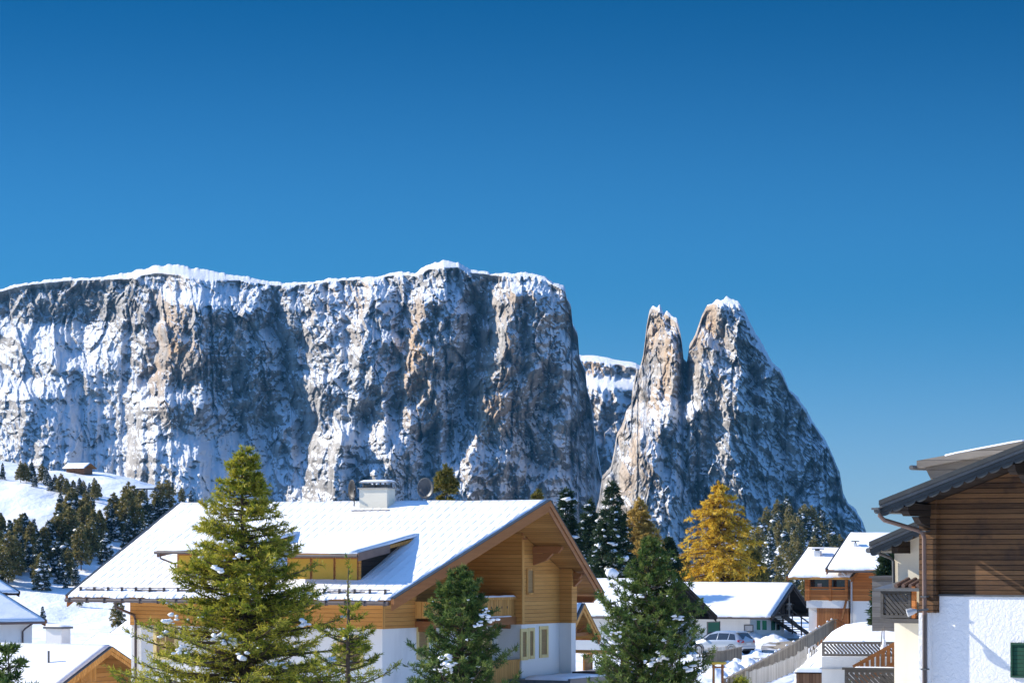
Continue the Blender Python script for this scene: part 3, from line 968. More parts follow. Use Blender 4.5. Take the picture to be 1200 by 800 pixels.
# balcony in the gable
m = MB(); m.box(-1.5, 0.92, 2.45, 9.24, ZW + 0.02, ZW + 0.24); m.box(0.84, 0.98, 2.4, 9.24, ZW - 0.02, ZW + 0.33)
for k in range(4): m.box(-0.2, 0.8, 2.7 + k * 2.05, 2.9 + k * 2.05, ZW - 0.2, ZW + 0.02)
bal = m.build('balcony', M_BEAM, T)
m = MB()
nb = 30
for k in range(nb):
    y0 = 2.5 + k * (6.7 / nb)
    m.box(0.86, 0.90, y0 + 0.012, y0 + 6.7 / nb - 0.012, ZW + 0.36, ZW + 1.06)
for k in range(7): m.box(-0.9 + k * 0.25, -0.9 + k * 0.25 + 0.23, 2.47, 2.51, ZW + 0.36, ZW + 1.06)
for k in range(14): m.box(0.899, 0.907, 2.70 + k * 0.45, 2.76 + k * 0.45, ZW + 0.68, ZW + 0.78, 1)
m.build('railing', [M_WOODV, M_BLACK], bal)
m = MB(); m.box(0.80, 0.98, 2.42, 9.23, ZW + 1.06, ZW + 1.18); m.box(0.82, 0.96, 2.42, 9.23, ZW + 0.33, ZW + 0.37)
m.build('handrail', M_WOODV, bal)
snow_cap('rail_snow', 0.79, 0.99, 4.5, 9.2, ZW + 1.18, 0.07, bal, seed=4)
snow_cap('sill_snow', 0.91, 1.02, 6.0, 8.8, ZW + 0.33, 0.04, bal, seed=6)
q0 = FC.on(552, 668, NX, -1.46); q1 = FC.on(569, 697, NX, -1.46)
window(T, 'x', -1.46, q0.y, q1.y, ZW + 0.25, q0.z, 1, M_BEAM, M_BLACK, name='balcony_door', tw=0.09)
window(T, 'x', -1.46, 3.6, 4.9, ZW + 0.25, ZW + 2.2, 1, M_BEAM, M_GLASS, name='balcony_door', tw=0.09)
# windows: slits in the projecting bay, shuttered pairs in plaster, one on the long front
for (pa, ya, pb, yb, fill, trim) in ((618, 668, 624, 694, M_SHUTB, M_WOODV), (612.5, 619, 616, 630, M_SHUTB, M_BEAM)):
    a = FC.on(pa, ya, NX, 1.24); b = FC.on(pb, yb, NX, 1.24)
    window(T, 'x', 1.24, a.y, b.y, b.z, a.z, 1, trim, fill, sub='shutter', tw=0.08)
for (pa, ya, pb, yb) in ((611.5, 740, 616, 769), (620, 739, 624, 767.5), (633.5, 737, 640, 766)):
    a = FC.on(pa, ya, NX, 1.2); b = FC.on(pb, yb, NX, 1.2)
    window(T, 'x', 1.2, a.y, b.y, b.z, a.z, 1, M_TRIMY, M_SHUTB, sub='shutter', tw=0.14)
for (pa, ya, pb, yb) in ((490, 738, 500, 768), (567, 742, 574, 772)):
    a = FC.on(pa, ya, NX, 0.0); b = FC.on(pb, yb, NX, 0.0)
    window(T, 'x', 0.0, a.y, b.y, b.z, a.z, 1, M_TRIMY, M_SHUTB, sub='shutter', tw=0.13)
for (pa, ya, pb, yb) in ((399, 748, 422, 778), (184, 738, 205, 768)):
    a = FC.on(pa, ya, NY, 0.0); b = FC.on(pb, yb, NY, 0.0)
    window(T, 'y', 0.0, a.x, b.x, b.z, a.z, -1, M_TRIMY, M_SHUTB, sub='shutter', tw=0.16, mull=True)
# lower balcony of orange boards, beside the bay
m = MB(); m.box(0.02, 1.15, 6.4, 9.26, 0.95, 1.12); m.box(1.05, 1.13, 6.4, 9.26, 1.12, 1.86); m.box(1.02, 1.16, 6.4, 9.26, 1.86, 1.95)
m.build('lower_balcony', M_WOODV, T)
# dormers on the front slope
def dormer(pl_, pr_, ybot, ytop, n_sh, first):
    nrm = Vector((0, -SL, 1)); dist = ZR - SL * YR
    br = FC.on(pr_, ybot, nrm, dist)
    yd = br.y
    bl = FC.on(pl_, ybot, NY, yd)
    x0, x1, zb = bl.x, br.x, br.z
    zt = FC.on(pr_, ytop, NY, yd).z
    ye = yd - 0.75; sl2 = 0.14
    za = zt + 0.06
    yq = (ZR - SL * YR - (za - sl2 * ye)) / (sl2 - SL)
    zq = za + sl2 * (yq - ye)
    yb = yq - 0.1
    d = MB()
    d.prism([(x0, yd, zb - 0.25), (x0, yd, za + sl2 * 0.75 - 0.13), (x0, yb, za + sl2 * (yb - ye) - 0.13), (x0, yb, zs(yb) - 0.3)], (x1 - x0, 0, 0))
    dm = d.build('dormer', M_DARKW, T)
    f = MB(); f.box(x0 - 0.02, x1 + 0.02, yd - 0.06, yd - 0.004, zb - 0.1, zt); f.build('front_board', M_WOOD, dm)
    wsh = (x1 - x0 - 0.12 * (n_sh + 1)) / n_sh
    for k in range(n_sh):
        a = x0 + 0.12 + k * (wsh + 0.12)
        s_ = MB(); s_.box(a, a + wsh, yd - 0.10, yd - 0.062, zb + 0.02, zt - 0.16); s_.build('shutter', M_SHUTY, dm)
        s_ = MB(); s_.box(a + wsh + 0.0, a + wsh + 0.03, yd - 0.12, yd - 0.062, zb + 0.02, zt - 0.1)
        s_.box(a, a + wsh, yd - 0.11, yd - 0.062, zt - 0.16, zt - 0.1); s_.build('shutter_frame', M_BEAM, dm)
    # the dormer's own low-pitched roof
    xa, xb = x0 - 0.55, x1 + 0.30
    r_ = MB(); r_.prism([(xa, ye, za), (xb, ye, za), (xb, yq + 0.15, zq + 0.02), (xa, yq + 0.15, zq + 0.02)], (0, 0, -0.14)); r_.build('dormer_roof', M_SOFFIT, dm)
    snow_sheet('dormer_snow', [((xa, ye, za), (xb, ye, za), (xb, yq + 0.5, zq + 0.12), (xa, yq + 0.5, zq + 0.12))], 0.12, M_SNOW, dm, lump=0.04, seed=8)
    g_ = MB(); g_.tube([(xa - 0.1, ye - 0.06, za - 0.10), (xb + 0.05, ye - 0.06, za - 0.10)], 0.06, 8)
    if first: g_.tube([(xa + 0.15, ye - 0.06, za - 0.14), (xa + 0.18, ye, za - 0.35), (x0 - 0.06, yd - 0.1, za - 0.6), (x0 - 0.06, yd - 0.1, zb)], 0.04, 6)
    g_.build('dormer_gutter', M_GUT, dm)
    for xx in (xa - 0.03, xb + 0.03):
        b_ = MB(); b_.prism([(xx, ye, za + 0.03), (xx, yd + 1.6, za + sl2 * (yd + 1.6 - ye) + 0.03), (xx, yd + 1.6, za + sl2 * (yd + 1.6 - ye) - 0.3), (xx, ye, za - 0.3)], (0.06, 0, 0))
        b_.build('fascia', M_RUST, dm)
    return dm
dormer(338, 423, 680, 650, 3, False)
dormer(209, 285, 673, 646, 3, True)
# chimney
nrm = Vector((0, -SL, 1)); dist = ZR - SL * YR
a = FC.on(421, 598, nrm, dist); b = FC.on(453.5, 597, NY, a.y); zt = FC.on(430, 572.5, NY, a.y).z
m = MB(); m.box(a.x, b.x, a.y, a.y + 0.65, a.z - 0.6, zt)
ch = m.build('chimney', M_CREAM, T)
m = MB(); m.box(a.x - 0.06, b.x + 0.06, a.y - 0.06, a.y + 0.71, zt, zt + 0.05); m.build('rim', M_CONC, ch)
m = MB()
for xx in (a.x + 0.15, (a.x + b.x) / 2, b.x - 0.15):
    for yy in (a.y + 0.06, a.y + 0.56): m.box(xx - 0.03, xx + 0.03, yy, yy + 0.06, zt + 0.05, zt + 0.26)
m.box(a.x + 0.12, b.x - 0.12, a.y + 0.15, a.y + 0.5, zt - 0.02, zt + 0.18)
m.build('cap_post', M_GREYM, ch)
m = MB(); m.box(a.x + 0.02, b.x + 0.04, a.y - 0.05, a.y + 0.7, zt + 0.26, zt + 0.32); m.build('cap', M_LGREY, ch)
snow_cap('cap_snow', a.x + 0.02, b.x + 0.04, a.y - 0.05, a.y + 0.7, zt + 0.32, 0.07, ch)
m = MB(); m.box(a.x - 0.25, b.x + 0.25, a.y - 0.25, a.y + 0.9, a.z - 0.3, a.z + 0.02); m.build('flashing', M_GUT, ch)
# low terrace roof at the foot of the bay, under snow
m = MB(); m.box(-0.5, 4.2, 8.2, 14.8, 0.6, 1.12); m.box(4.1, 4.22, 8.2, 14.8, 1.121, 1.2)
te = m.build('terrace_roof', M_GREYM, T)
snow_sheet('terrace_snow', [((1.95, 8.3, 1.12), (4.05, 8.3, 1.12), (4.05, 14.7, 1.12), (1.95, 14.7, 1.12))], 0.16, M_SNOW, te, lump=0.06, seed=21)
m = MB(); m.box(2.2, 3.5, 12.0, 13.3, 1.2, 1.34); m.build('roof_hatch', M_DARKW, te)

# the two satellite dishes
def dish(px, py, d, rz, label, mat, r=0.42, edge_on=True):
    p = at(px, py, d)
    t = thing('satellite_dish', label, 'satellite dish', (p.x, p.y, p.z - 0.9), rz)
    m = MB(); m.tube([(0, 0, -0.6), (0, 0, 0.9)], 0.03, 6); m.build('pole', M_GREYM, t)
    vs, fs = [], []
    for i in range(6):
        for k in range(20):
            rr = r * i / 5; an = 2 * math.pi * k / 20
            vs.append((-0.1 - 0.14 * (i / 5) ** 2 + 0.14, rr * math.cos(an), 0.9 + rr * 1.1 * math.sin(an)))
    for i in range(5):
        for k in range(20): fs.append((i * 20 + k, i * 20 + (k + 1) % 20, (i + 1) * 20 + (k + 1) % 20, (i + 1) * 20 + k))
    o = MB().add(vs, fs).build('reflector', mat, t, smooth=True)
    s_ = o.modifiers.new('thick', 'SOLIDIFY'); s_.thickness = 0.02
    m = MB(); m.tube([(-0.05, 0, 0.55), (-0.45, 0, 0.8)], 0.015, 6); m.box(-0.52, -0.42, -0.05, 0.05, 0.77, 0.87); m.build('receiver', M_GREYM, t)
    return t
wq = FC.wor((a.x - 0.35, a.y + 0.3, 0)); dish(415, 574, wq.y, R(25), 'dark satellite dish on the chalet roof, left of the chimney', M_BLACK, 0.42)
wq = FC.wor((-1.9, YR + 1.0, 0)); dish(500, 572, wq.y, R(60), 'pale grey satellite dish rising behind the chalet ridge, right of the chimney', M_GREYM, 0.42)


# ================================================================== a generic small gabled house
def small_house(name, label, apex, deg, run, slope, length, gnd, wall_h=None, over=1.2, eave=0.7, wall=None, gable=None, run2=None, snow_th=0.2,
                barge_mat=None, deck=None, seed=1, barge=0.3, gable_z=None):
    """apex = world point of the right-hand ridge end; X<0 runs back along the ridge. Local z=0 is the ground"""
    run2 = run2 or run
    Fh = Frame((apex.x, apex.y, gnd), deg)
    T = thing(name, label, 'house', Fh.o, Fh.rz)
    zr = apex.z - gnd - snow_th
    zf, zb = zr - slope * run, zr - slope * run2
    gable_roof(T, -length, 0, -length, 0, -run, 0, run2, zf, zr, zb, th=0.16, snow_th=snow_th, snow=M_SNOW, barge_mat=barge_mat, deck=deck, seed=seed, barge=barge)
    y0, y1 = -run + eave, run2 - eave
    zu_ = lambda y: zr - slope * abs(y) - 0.18
    gz = gable_z if gable_z is not None else min(zu_(y0), zu_(y1)) - 0.02
    m = MB(); m.prism([(-over, y0, -2), (-over, y1, -2), (-over, y1, gz), (-over, y0, gz)], (-(length - 2 * over), 0, 0))
    m.build('wall', wall or M_WHITE, T)
    m = MB(); m.prism([(-over + 0.03, y0 - 0.03, gz - 0.03), (-over + 0.03, y1 + 0.03, gz - 0.03), (-over + 0.03, y1 + 0.03, zu_(y1)), (-over + 0.03, 0, zu_(0)), (-over + 0.03, y0 - 0.03, zu_(y0))], (-(length - 2 * over) - 0.06, 0, 0))
    m.build('gable_boards', gable or M_WOOD, T)
    for y in (y0, 0, y1):
        m = MB(); m.box(-over, -0.15, y - 0.09, y + 0.09, zu_(y) - 0.25, zu_(y) - 0.02); m.build('purlin', barge_mat or M_BEAM, T)
    m = MB(); m.tube([(-length + 0.1, -run - 0.07, zf - 0.08), (-0.05, -run - 0.07, zf - 0.08)], 0.06, 8); m.build('gutter', M_GUT, T)
    return T, Fh, zr, zu_


# left foreground: low house with a wooden gable
ap = at(128, 754, 145)
T, FL, zr, zu_ = small_house('house', 'low house with a plain snowy roof and bright wooden gable, left of the big chalet', ap, -30, 5.2, 0.45, 19, -9.6, wall=M_WHITE,
                             gable=wood_mat("bright_boards", (0.34, 0.15, 0.035), (0.56, 0.29, 0.085), 2, 0.2), barge_mat=M_WOODV, seed=31, gable_z=3.1)
nrm = Vector((0, -0.45, 1))
a = FL.on(57, 777.5, nrm, zr + 0.1)
m = MB(); m.tube([(a.x, a.y, a.z - 0.3), (a.x, a.y, a.z + 0.62)], 0.055, 8); m.build('vent_pipe', M_GREYM, T)
a = FL.on(53.5, 752, NY, 0.8); b = FL.on(72, 734, NY, 0.8)
m = MB(); m.box(a.x, b.x, 0.8, 1.5, a.z - 1.0, b.z - 0.1); ch = m.build('chimney', M_WHITE, T)
m = MB(); m.box(a.x - 0.08, b.x + 0.08, 0.7, 1.6, b.z - 0.1, b.z); m.build('cap', M_GREYM, ch)
snow_cap('cap_snow', a.x - 0.06, b.x + 0.06, 0.72, 1.58, b.z, 0.08, ch)
m = MB(); m.prism([(-1.16, -0.7, 4.4), (-1.16, 0.5, 4.4), (-1.16, 0.5, 3.2), (-1.16, -0.7, 3.2)], (0.03, 0, 0)); m.build('gable_hatch', M_WOODV, T)

# roofs just behind it
a1 = at(150, 741, 166)
F2 = Frame((a1.x, a1.y, -9.8), -30)
T = thing('house', 'snowy stepped roof between the low wooden gable and the big chalet', 'house', F2.o, F2.rz)
q = F2.on(116, 740.5, NY, 0)
z = a1.z + 9.8 - 0.2
gable_roof(T, q.x, 3, q.x, 3, -5, 0, 5, z - 2.0, z, th=0.16, snow_th=0.2, seed=33)
q2 = F2.on(152, 728.5, NY, 1.5); q3 = F2.on(137, 740.5, NY, -0.5)
m = MB(); m.box(q.x + 0.9, 2.2, -4.2, 4.2, -2, z - 2.05); m.build('wall', M_WHITE, T)
up = thing('annex', 'higher snowy roof touching the left wall of the big chalet', 'house', F2.o, F2.rz)
gable_roof(up, q2.x - 0.2, q2.x + 5, q2.x - 0.2, q2.x + 5, -3.2, 1.5, 6, q2.z - 2.1, q2.z - 0.1, th=0.16, snow_th=0.2, seed=34)
m = MB(); m.box(q2.x + 0.7, q2.x + 4.2, -2.4, 5.2, -2, q2.z - 2.2); m.build('wall', M_WHITE, up)

# white house at the left edge, roof in shade
e0 = at(52, 725, 200)
F3 = Frame((e0.x, e0.y, -11.2), 40)
T = thing('house', 'white house cut by the left edge, blue shaded snow on its low roof', 'house', F3.o, F3.rz)
ze = e0.z + 11.2
gable_roof(T, -16, 0, -16, 0, 0, 6.2, 12.4, ze - 0.15, ze + 1.75, th=0.16, snow_th=0.15, seed=36)
m = MB(); m.prism([(-15, 0.7, -2), (-0.5, 0.7, -2), (-0.5, 11.7, -2), (-15, 11.7, -2)], (0, 0, ze - 0.1 + 2)); m.build('wall', M_WHITE, T)
m = MB(); m.tube([(-16, -0.06, ze - 0.22), (0, -0.06, ze - 0.22)], 0.08, 8); m.build('gutter', M_RUST, T)
m = MB(); m.tube([(-0.9, -0.06, ze - 0.25), (-1.2, 0.4, ze - 0.6), (-1.25, 0.62, ze - 0.8), (-1.25, 0.62, -1)], 0.06, 8); m.build('downpipe', M_GUT, T)
window(T, 'x', -0.5, 2.2, 3.6, ze - 2.2, ze - 0.9, 1, M_BEAM, M_GLASS, tw=0.1)
# dark barn behind it
b0 = at(19, 690, 232)
F4 = Frame((b0.x, b0.y, -12), 40)
T = thing('barn', 'dark timber barn peeping in at the left edge above the white house', 'barn', F4.o, F4.rz)
zb = b0.z + 12
gable_roof(T, -10, 0, -10, 0, -0.3, 4.0, 8.2, zb - 0.25, zb + 1.1, th=0.2, snow_th=0.12, deck=M_DARKW, barge_mat=M_DARKW, seed=37)
m = MB(); m.box(-9.4, -0.6, 0.4, 7.4, -2, zb - 0.4); m.build('wall', M_DARKW, T)

# house with the green door, behind the right-hand pine
ap = at(796, 677, 205)
T, FM, zr, zu_ = small_house('house', 'low white house with a green door and dark gable, half hidden behind the pine', ap, -30, 4.9, 0.46, 15, -6.9, run2=5.4, gable=M_DARKW,
                             barge_mat=M_DARKW, deck=M_DARKW, seed=41, snow_th=0.22)
a = FM.on(829, 729, NX, -1.2); b = FM.on(843, 745, NX, -1.2)
window(T, 'x', -1.2, a.y, b.y, 0.0, a.z, 1, M_GREYM, M_GREEN, name='door', sub='door_leaf', tw=0.06)
# small chalet tucked behind the big one
ap = at(681.5, 704, 165)
T, FK, zr, zu_ = small_house('cottage', 'small chalet with an open timber gable right behind the big chalet', ap, -17, 3.3, 0.56, 10, -8.4, snow_th=0.18, gable=M_SOFFIT, seed=43, over=1.5,
                             barge_mat=M_WOODV, barge=0.38)
for (pa, ya, pb, yb) in ((666, 765, 673, 776),):
    a = FK.on(pa, ya, NX, -1.5); b = FK.on(pb, yb, NX, -1.5)
    window(T, 'x', -1.5, a.y, b.y, b.z, a.z, 1, M_TRIMY, M_SHUTB, sub='shutter', tw=0.08)
a = FK.on(684, 769, NX, -1.5); b = FK.on(693, 784, NX, -1.5)
window(T, 'x', -1.5, a.y, b.y, b.z - 0.5, a.z, 1, M_WOODV, M_SHUTB, name='door', sub='door_leaf', tw=0.12)
a = FK.on(700, 757, NX, -0.4); b = FK.on(709, 766, NX, -0.4)
m = MB(); m.prism([(-1.5, a.y - 2.6, a.z - 0.1), (0.9, a.y - 2.6, a.z - 0.1), (0.9, b.y + 0.4, a.z - 0.35), (-1.5, b.y + 0.4, a.z - 0.35)], (0, 0, -0.14)); pr = m.build('porch_roof', M_WOODV, T)
for yy in (a.y - 2.2, b.y):
    m = MB(); m.box(0.5, 0.66, yy, yy + 0.16, -1, a.z - 0.3); m.build('porch_post', M_WOODV, pr)
m = MB()
for yy in (-2.2, 1.4): m.beam((-1.5, yy, zu_(yy) - 1.3), (-0.2, yy, zu_(yy) - 0.2), 0.12, 0.14)
m.beam((-0.35, -2.4, zu_(2.4) - 0.1), (-0.35, 2.4, zu_(2.4) - 0.1), 0.14, 0.18); m.beam((-0.35, 0, zu_(2.4)), (-0.35, 0, zu_(0)), 0.14, 0.14)
m.build('gable_truss', M_BEAM, T)

# white garage with green shutters and an outside stair
ap = at(928, 681.5, 235)
T, FG, zr, zu_ = small_house('garage', 'long white building with green shutters and a dark outside stair under its snowy roof', ap, -25, 4.7, 0.5, 19, -6.9, snow_th=0.25, gable=M_DARKW,
                             barge_mat=M_DARKW, deck=M_DARKW, seed=45, over=2.0, eave=0.9)
for (pa, ya, pb, yb, mt) in ((894, 727, 898, 737, M_GREEN), (887.5, 727, 890.5, 737, M_GREEN)):
    a = FG.on(pa, ya, NY, -3.8); b = FG.on(pb, yb, NY, -3.8)
    window(T, 'y', -3.8, a.x, b.x, b.z, a.z, -1, M_GREEN, mt, sub='shutter', tw=0.03)
a = FG.on(873, 732.5, NY, -3.8); b = FG.on(882, 739, NY, -3.8)
window(T, 'y', -3.8, a.x, b.x, b.z, a.z, -1, M_GREYM, M_LGREY, sub='louvre', tw=0.07)
for (pa, ya, pb, yb, mt) in ((904, 727, 907.5, 737, M_GREEN), (910, 727, 913, 737, M_GLASS)):
    a = FG.on(pa, ya, NX, -2.0); b = FG.on(pb, yb, NX, -2.0)
    window(T, 'x', -2.0, a.y, b.y, b.z, a.z, 1, M_GREEN, mt, sub='shutter', tw=0.05)
# stair: balcony deck, two stringers, treads
m = MB(); a = FG.on(905, 715, NX, -0.8); b = FG.on(926, 715, NX, -0.8)
yS0, yS1, zS = a.y, b.y, a.z
m.box(-2.0, -0.5, yS0, yS1, zS - 0.45, zS - 0.3); m.box(-0.56, -0.5, yS0, yS1, zS + 0.35, zS + 0.45)
for k in range(9): m.box(-0.55, -0.51, yS0 + k * (yS1 - yS0) / 9 + 0.05, yS0 + k * (yS1 - yS0) / 9 + 0.16, zS - 0.3, zS + 0.35)
st = m.build('stair', M_DARKW, T)
m = MB()
pe = FG.on(946, 741, NX, -0.8)
for xx in (-1.7, -0.6):
    m.beam((xx, yS1 - 2.4, zS - 0.4), (xx, pe.y, 0.0), 0.08, 0.3)
    m.beam((xx, yS1 - 2.4, zS + 0.5), (xx, pe.y, 0.9), 0.07, 0.09)
m.build('stringer', M_DARKW, st)
for k in range(9):
    f = (k + 0.5) / 9; m = MB(); y = yS1 - 2.4 + (pe.y - yS1 + 2.4) * f; z = (zS - 0.3) * (1 - f)
    m.box(-1.68, -0.62, y - 0.16, y + 0.16, z - 0.05, z); m.build('tread', M_GREYW, st)
for f in (0.0, 0.33, 0.66, 1.0):
    y = yS1 - 2.4 + (pe.y - yS1 + 2.4) * f; z = (zS - 0.3) * (1 - f); m = MB(); m.box(-0.55, -0.48, y - 0.05, y + 0.05, max(z - 1.0, 0), z + 0.95); m.build('stair_post', M_DARKW, st)
a = FG.on(924.5, 697, NX, -0.35)
m = MB(); m.box(-0.4, -0.3, a.y - 0.07, a.y + 0.07, a.z - 1.7, a.z + 0.1); m.box(-0.41, -0.29, a.y - 0.5, a.y + 0.5, a.z - 0.75, a.z - 0.62)
m.beam((-0.35, a.y - 0.45, a.z - 1.1), (-0.35, a.y, a.z - 0.65), 0.1, 0.1); m.beam((-0.35, a.y + 0.45, a.z - 1.1), (-0.35, a.y, a.z - 0.65), 0.1, 0.1)
m.build('king_post', M_GREYW, T)
# ================================================================== orange house with the glazed veranda
g0 = at(992, 673, 212)
FV = Frame((g0.x, g0.y, -6.9), -25)
T = thing('house', 'two-roofed house with an orange timber glazed veranda and two chimneys', 'house', FV.o, FV.rz)
def pv(px, py, d=0.0): return FV.on(px, py, NY, d)
eL, eR = pv(924, 672, -0.9), pv(993, 673, -0.9)
rL = FV.on(950, 640.5, NY, 3.2)
ze = (eL.z + eR.z) / 2 - 0.2
gable_roof(T, eL.x, eR.x + 0.2, eL.x, eR.x + 0.6, -0.9, 3.2, 7.0, ze, rL.z - 0.2, th=0.16, snow_th=0.2, seed=51, barge_mat=M_BEAM)
e2L, e2R = pv(970, 664, -1.5), pv(1032, 665, -1.5)
r2 = FV.on(1004, 623, NY, 3.4)
gable_roof(T, e2L.x, e2R.x + 4, e2L.x, e2R.x + 4, -1.5, 3.4, 8, e2L.z - 0.2, r2.z - 0.2, th=0.16, snow_th=0.2, seed=52, barge_mat=M_BEAM)
# walls
xa, xb = pv(945, 700).x, pv(994, 700).x
zt, zm = ze - 0.15, pv(970, 703.5).z
zp = pv(970, 712).z
m = MB(); m.box(xa, xb - 0.02, 1.2, 6.5, zp, zt); m.build('veranda_back', M_CURT, T)
m = MB(); m.box(xa, xb, 0.0, 6.5, zp, zm); m.build('parapet', M_WHITE, T)
m = MB(); m.box(pv(957, 712).x, xb, 0.06, 6.4, -1, zp); m.build('lower_wall', M_ORANGEV, T)
m = MB(); m.box(pv(946, 712).x, pv(957, 712).x, 0.3, 6.4, -1, zp); m.build('plaster_wall', M_WHITE, T)
for px in (945, 947.5, 973, 992):
    p = pv(px, 690).x
    m = MB(); m.box(p - 0.09, p + 0.09, -0.08, 0.1, zm, zt); m.build('veranda_post', M_ORANGE, T)
zr_ = pv(970, 689).z
m = MB(); m.box(xa, xb, -0.03, 0.05, zr_ - 0.02, zr_ + 0.1); m.box(xa, xb, 0.0, 0.04, zm + 0.05, zr_ - 0.1); m.build('veranda_rail', M_ORANGE, T)
m = MB(); m.box(xa, xb, 0.5, 0.53, zr_, zt); m.build('glass', M_GLASS, T)
m = MB(); m.box(pv(955.5, 700).x, pv(960.5, 700).x, 0.44, 0.47, zr_ + 0.1, zt - 0.3); m.build('curtain', M_LGREY, T)
xc, xd = pv(996, 700).x, pv(1034, 700).x + 4
m = MB(); m.box(xc, xd, 0.0, 7, zm, e2L.z - 0.4); m.build('board_wall', M_ORANGE, T)
m = MB(); m.box(xc + 0.05, xd, 0.04, 6.9, -1, zm); m.build('base_wall', M_WHITE, T)
p = pv(997, 690).x
m = MB(); m.tube([(e2L.x + 0.9, -1.5, e2L.z - 0.3), (p, -0.3, e2L.z - 0.75), (p + 0.08, -0.08, e2L.z - 1.0), (p + 0.08, -0.08, -1)], 0.07, 8); m.build('downpipe', M_LGREY, T)
m = MB(); m.tube([(e2L.x, -1.56, e2L.z - 0.3), (e2R.x + 4, -1.56, e2L.z - 0.3)], 0.08, 8); m.build('gutter', M_GUT, T)
m = MB(); m.beam((pv(992, 704).x, -0.1, zm), (pv(987, 724).x, -0.1, pv(987, 726).z), 0.12, 0.12); m.build('brace', M_BEAM, T)
for (x0, x1, yb, yt, dd) in ((954, 961, 657, 645, 1.8), (1000.5, 1003.5, 648, 636, 1.4)):
    a = FV.on(x0, yb, NY, dd); b = FV.on(x1, yt, NY, dd)
    m = MB(); m.box(a.x, b.x, dd, dd + (b.x - a.x) * 0.8, a.z - 0.6, b.z); ch = m.build('chimney', M_WHITE, T)
    m = MB(); m.box(a.x - 0.14, b.x + 0.14, dd - 0.12, dd + (b.x - a.x) * 0.8 + 0.12, b.z + 0.1, b.z + 0.17); m.box(a.x + 0.05, b.x - 0.05, dd + 0.05, dd + 0.1, b.z, b.z + 0.1); m.build('cap', M_GREYM, ch)
# weathered shed beside it
s0 = at(1022, 714, 150); s1 = at(1036, 677, 150)
FS = Frame((s0.x, s0.y, -6.7), -25)
T = thing('shed', 'weathered grey board shed behind the dark lattice balcony', 'shed', FS.o, FS.rz)
hs_ = s1.z + 6.7
m = MB(); m.box(0, 3.0, 0, 2.4, -0.5, hs_); m.build('wall', M_GREYW, T)
m = MB(); m.box(-0.12, 3.1, -0.15, 2.5, hs_, hs_ + 0.1); m.build('roof', M_GREYW, T)

# ================================================================== the old house at the right edge
h0 = at(1077, 717, 85)
FR = Frame((h0.x, h0.y, GROUND), -36)
T = thing('old_house', 'old house with dark weathered boards above rough white stucco at the right edge', 'house', FR.o, FR.rz)
zA = h0.z - GROUND                                   # foot of the boarding at the corner
zB = FR.on(1140, 697.5, NY, 0.22).z                  # foot of the boarding on the main wall
eT = FR.on(1031, 586, NY, -1.45)                     # verge tip at the eave
eU = FR.on(1200, 519, NY, -1.45)
psl = (eU.z - eT.z) / (eU.x - eT.x)
XR = 8.0
zR = eT.z + psl * (XR - eT.x)
XE = eT.x
rt = lambda x: eT.z + psl * (x - XE)
# roof seen edge-on from below: front gable faces the camera, ridge runs back along local Y
m = MB()
m.prism([(XE, -1.35, eT.z - 0.1), (XR, -1.35, zR - 0.1), (XR, -1.35, zR - 0.28), (XE, -1.35, eT.z - 0.28)], (0, 13, 0))
m.prism([(XR, -1.35, zR - 0.1), (2 * XR - XE, -1.35, eT.z - 0.1), (2 * XR - XE, -1.35, eT.z - 0.28), (XR, -1.35, zR - 0.28)], (0, 13, 0))
roof = m.build('roof', M_DARKW, T)
snow_sheet('roof_snow', [((XE + 0.3, 11.5, eT.z - 0.05), (XE + 0.3, -1.0, eT.z - 0.05), (XR, -1.0, zR - 0.1), (XR, 11.5, zR - 0.1))], 0.12, M_SNOW, roof, cell=0.5, seed=61)
def verge(x0, x1, y, ztop, par):
    """metal verge, moulded boards and a scalloped trim along one rake"""
    z0, z1 = ztop(x0), ztop(x1)
    def strip(dy, t0, t1, yy, th, mat, nm):
        m = MB(); m.prism([(x0 + dy, yy, z0 + t0), (x1, yy, z1 + t0), (x1, yy, z1 + t1), (x0 + dy, yy, z0 + t1)], (0, th, 0)); return m.build(nm, mat, par)
    strip(0, 0.0, -0.13, y - 0.09, 0.14, M_SLATE, 'verge_flashing')
    strip(0.0, -0.133, -0.22, y - 0.05, 0.08, M_GREYM, 'verge_board')
    strip(0.0, -0.223, -0.34, y - 0.015, 0.05, M_SLATE, 'lower_verge_board')
    m = MB(); n = int((x1 - x0) / 0.36)
    pts_t = []; pts_b = []
    N = n * 8
    for i in range(N + 1):
        x = x0 + (x1 - x0) * i / N; z = ztop(x) - 0.342
        ph = (i % 8) / 8.0
        pts_t.append((x, y + 0.005, z)); pts_b.append((x, y + 0.005, z - 0.03 - 0.10 * math.sqrt(max(0, math.sin(math.pi * ph)))))
    for i in range(N):
        m.prism([pts_t[i], pts_t[i + 1], pts_b[i + 1], pts_b[i]], (0, 0.03, 0))
    m.build('scalloped_trim', M_SLATE, par)
verge(XE, XR, -1.42, rt, T)
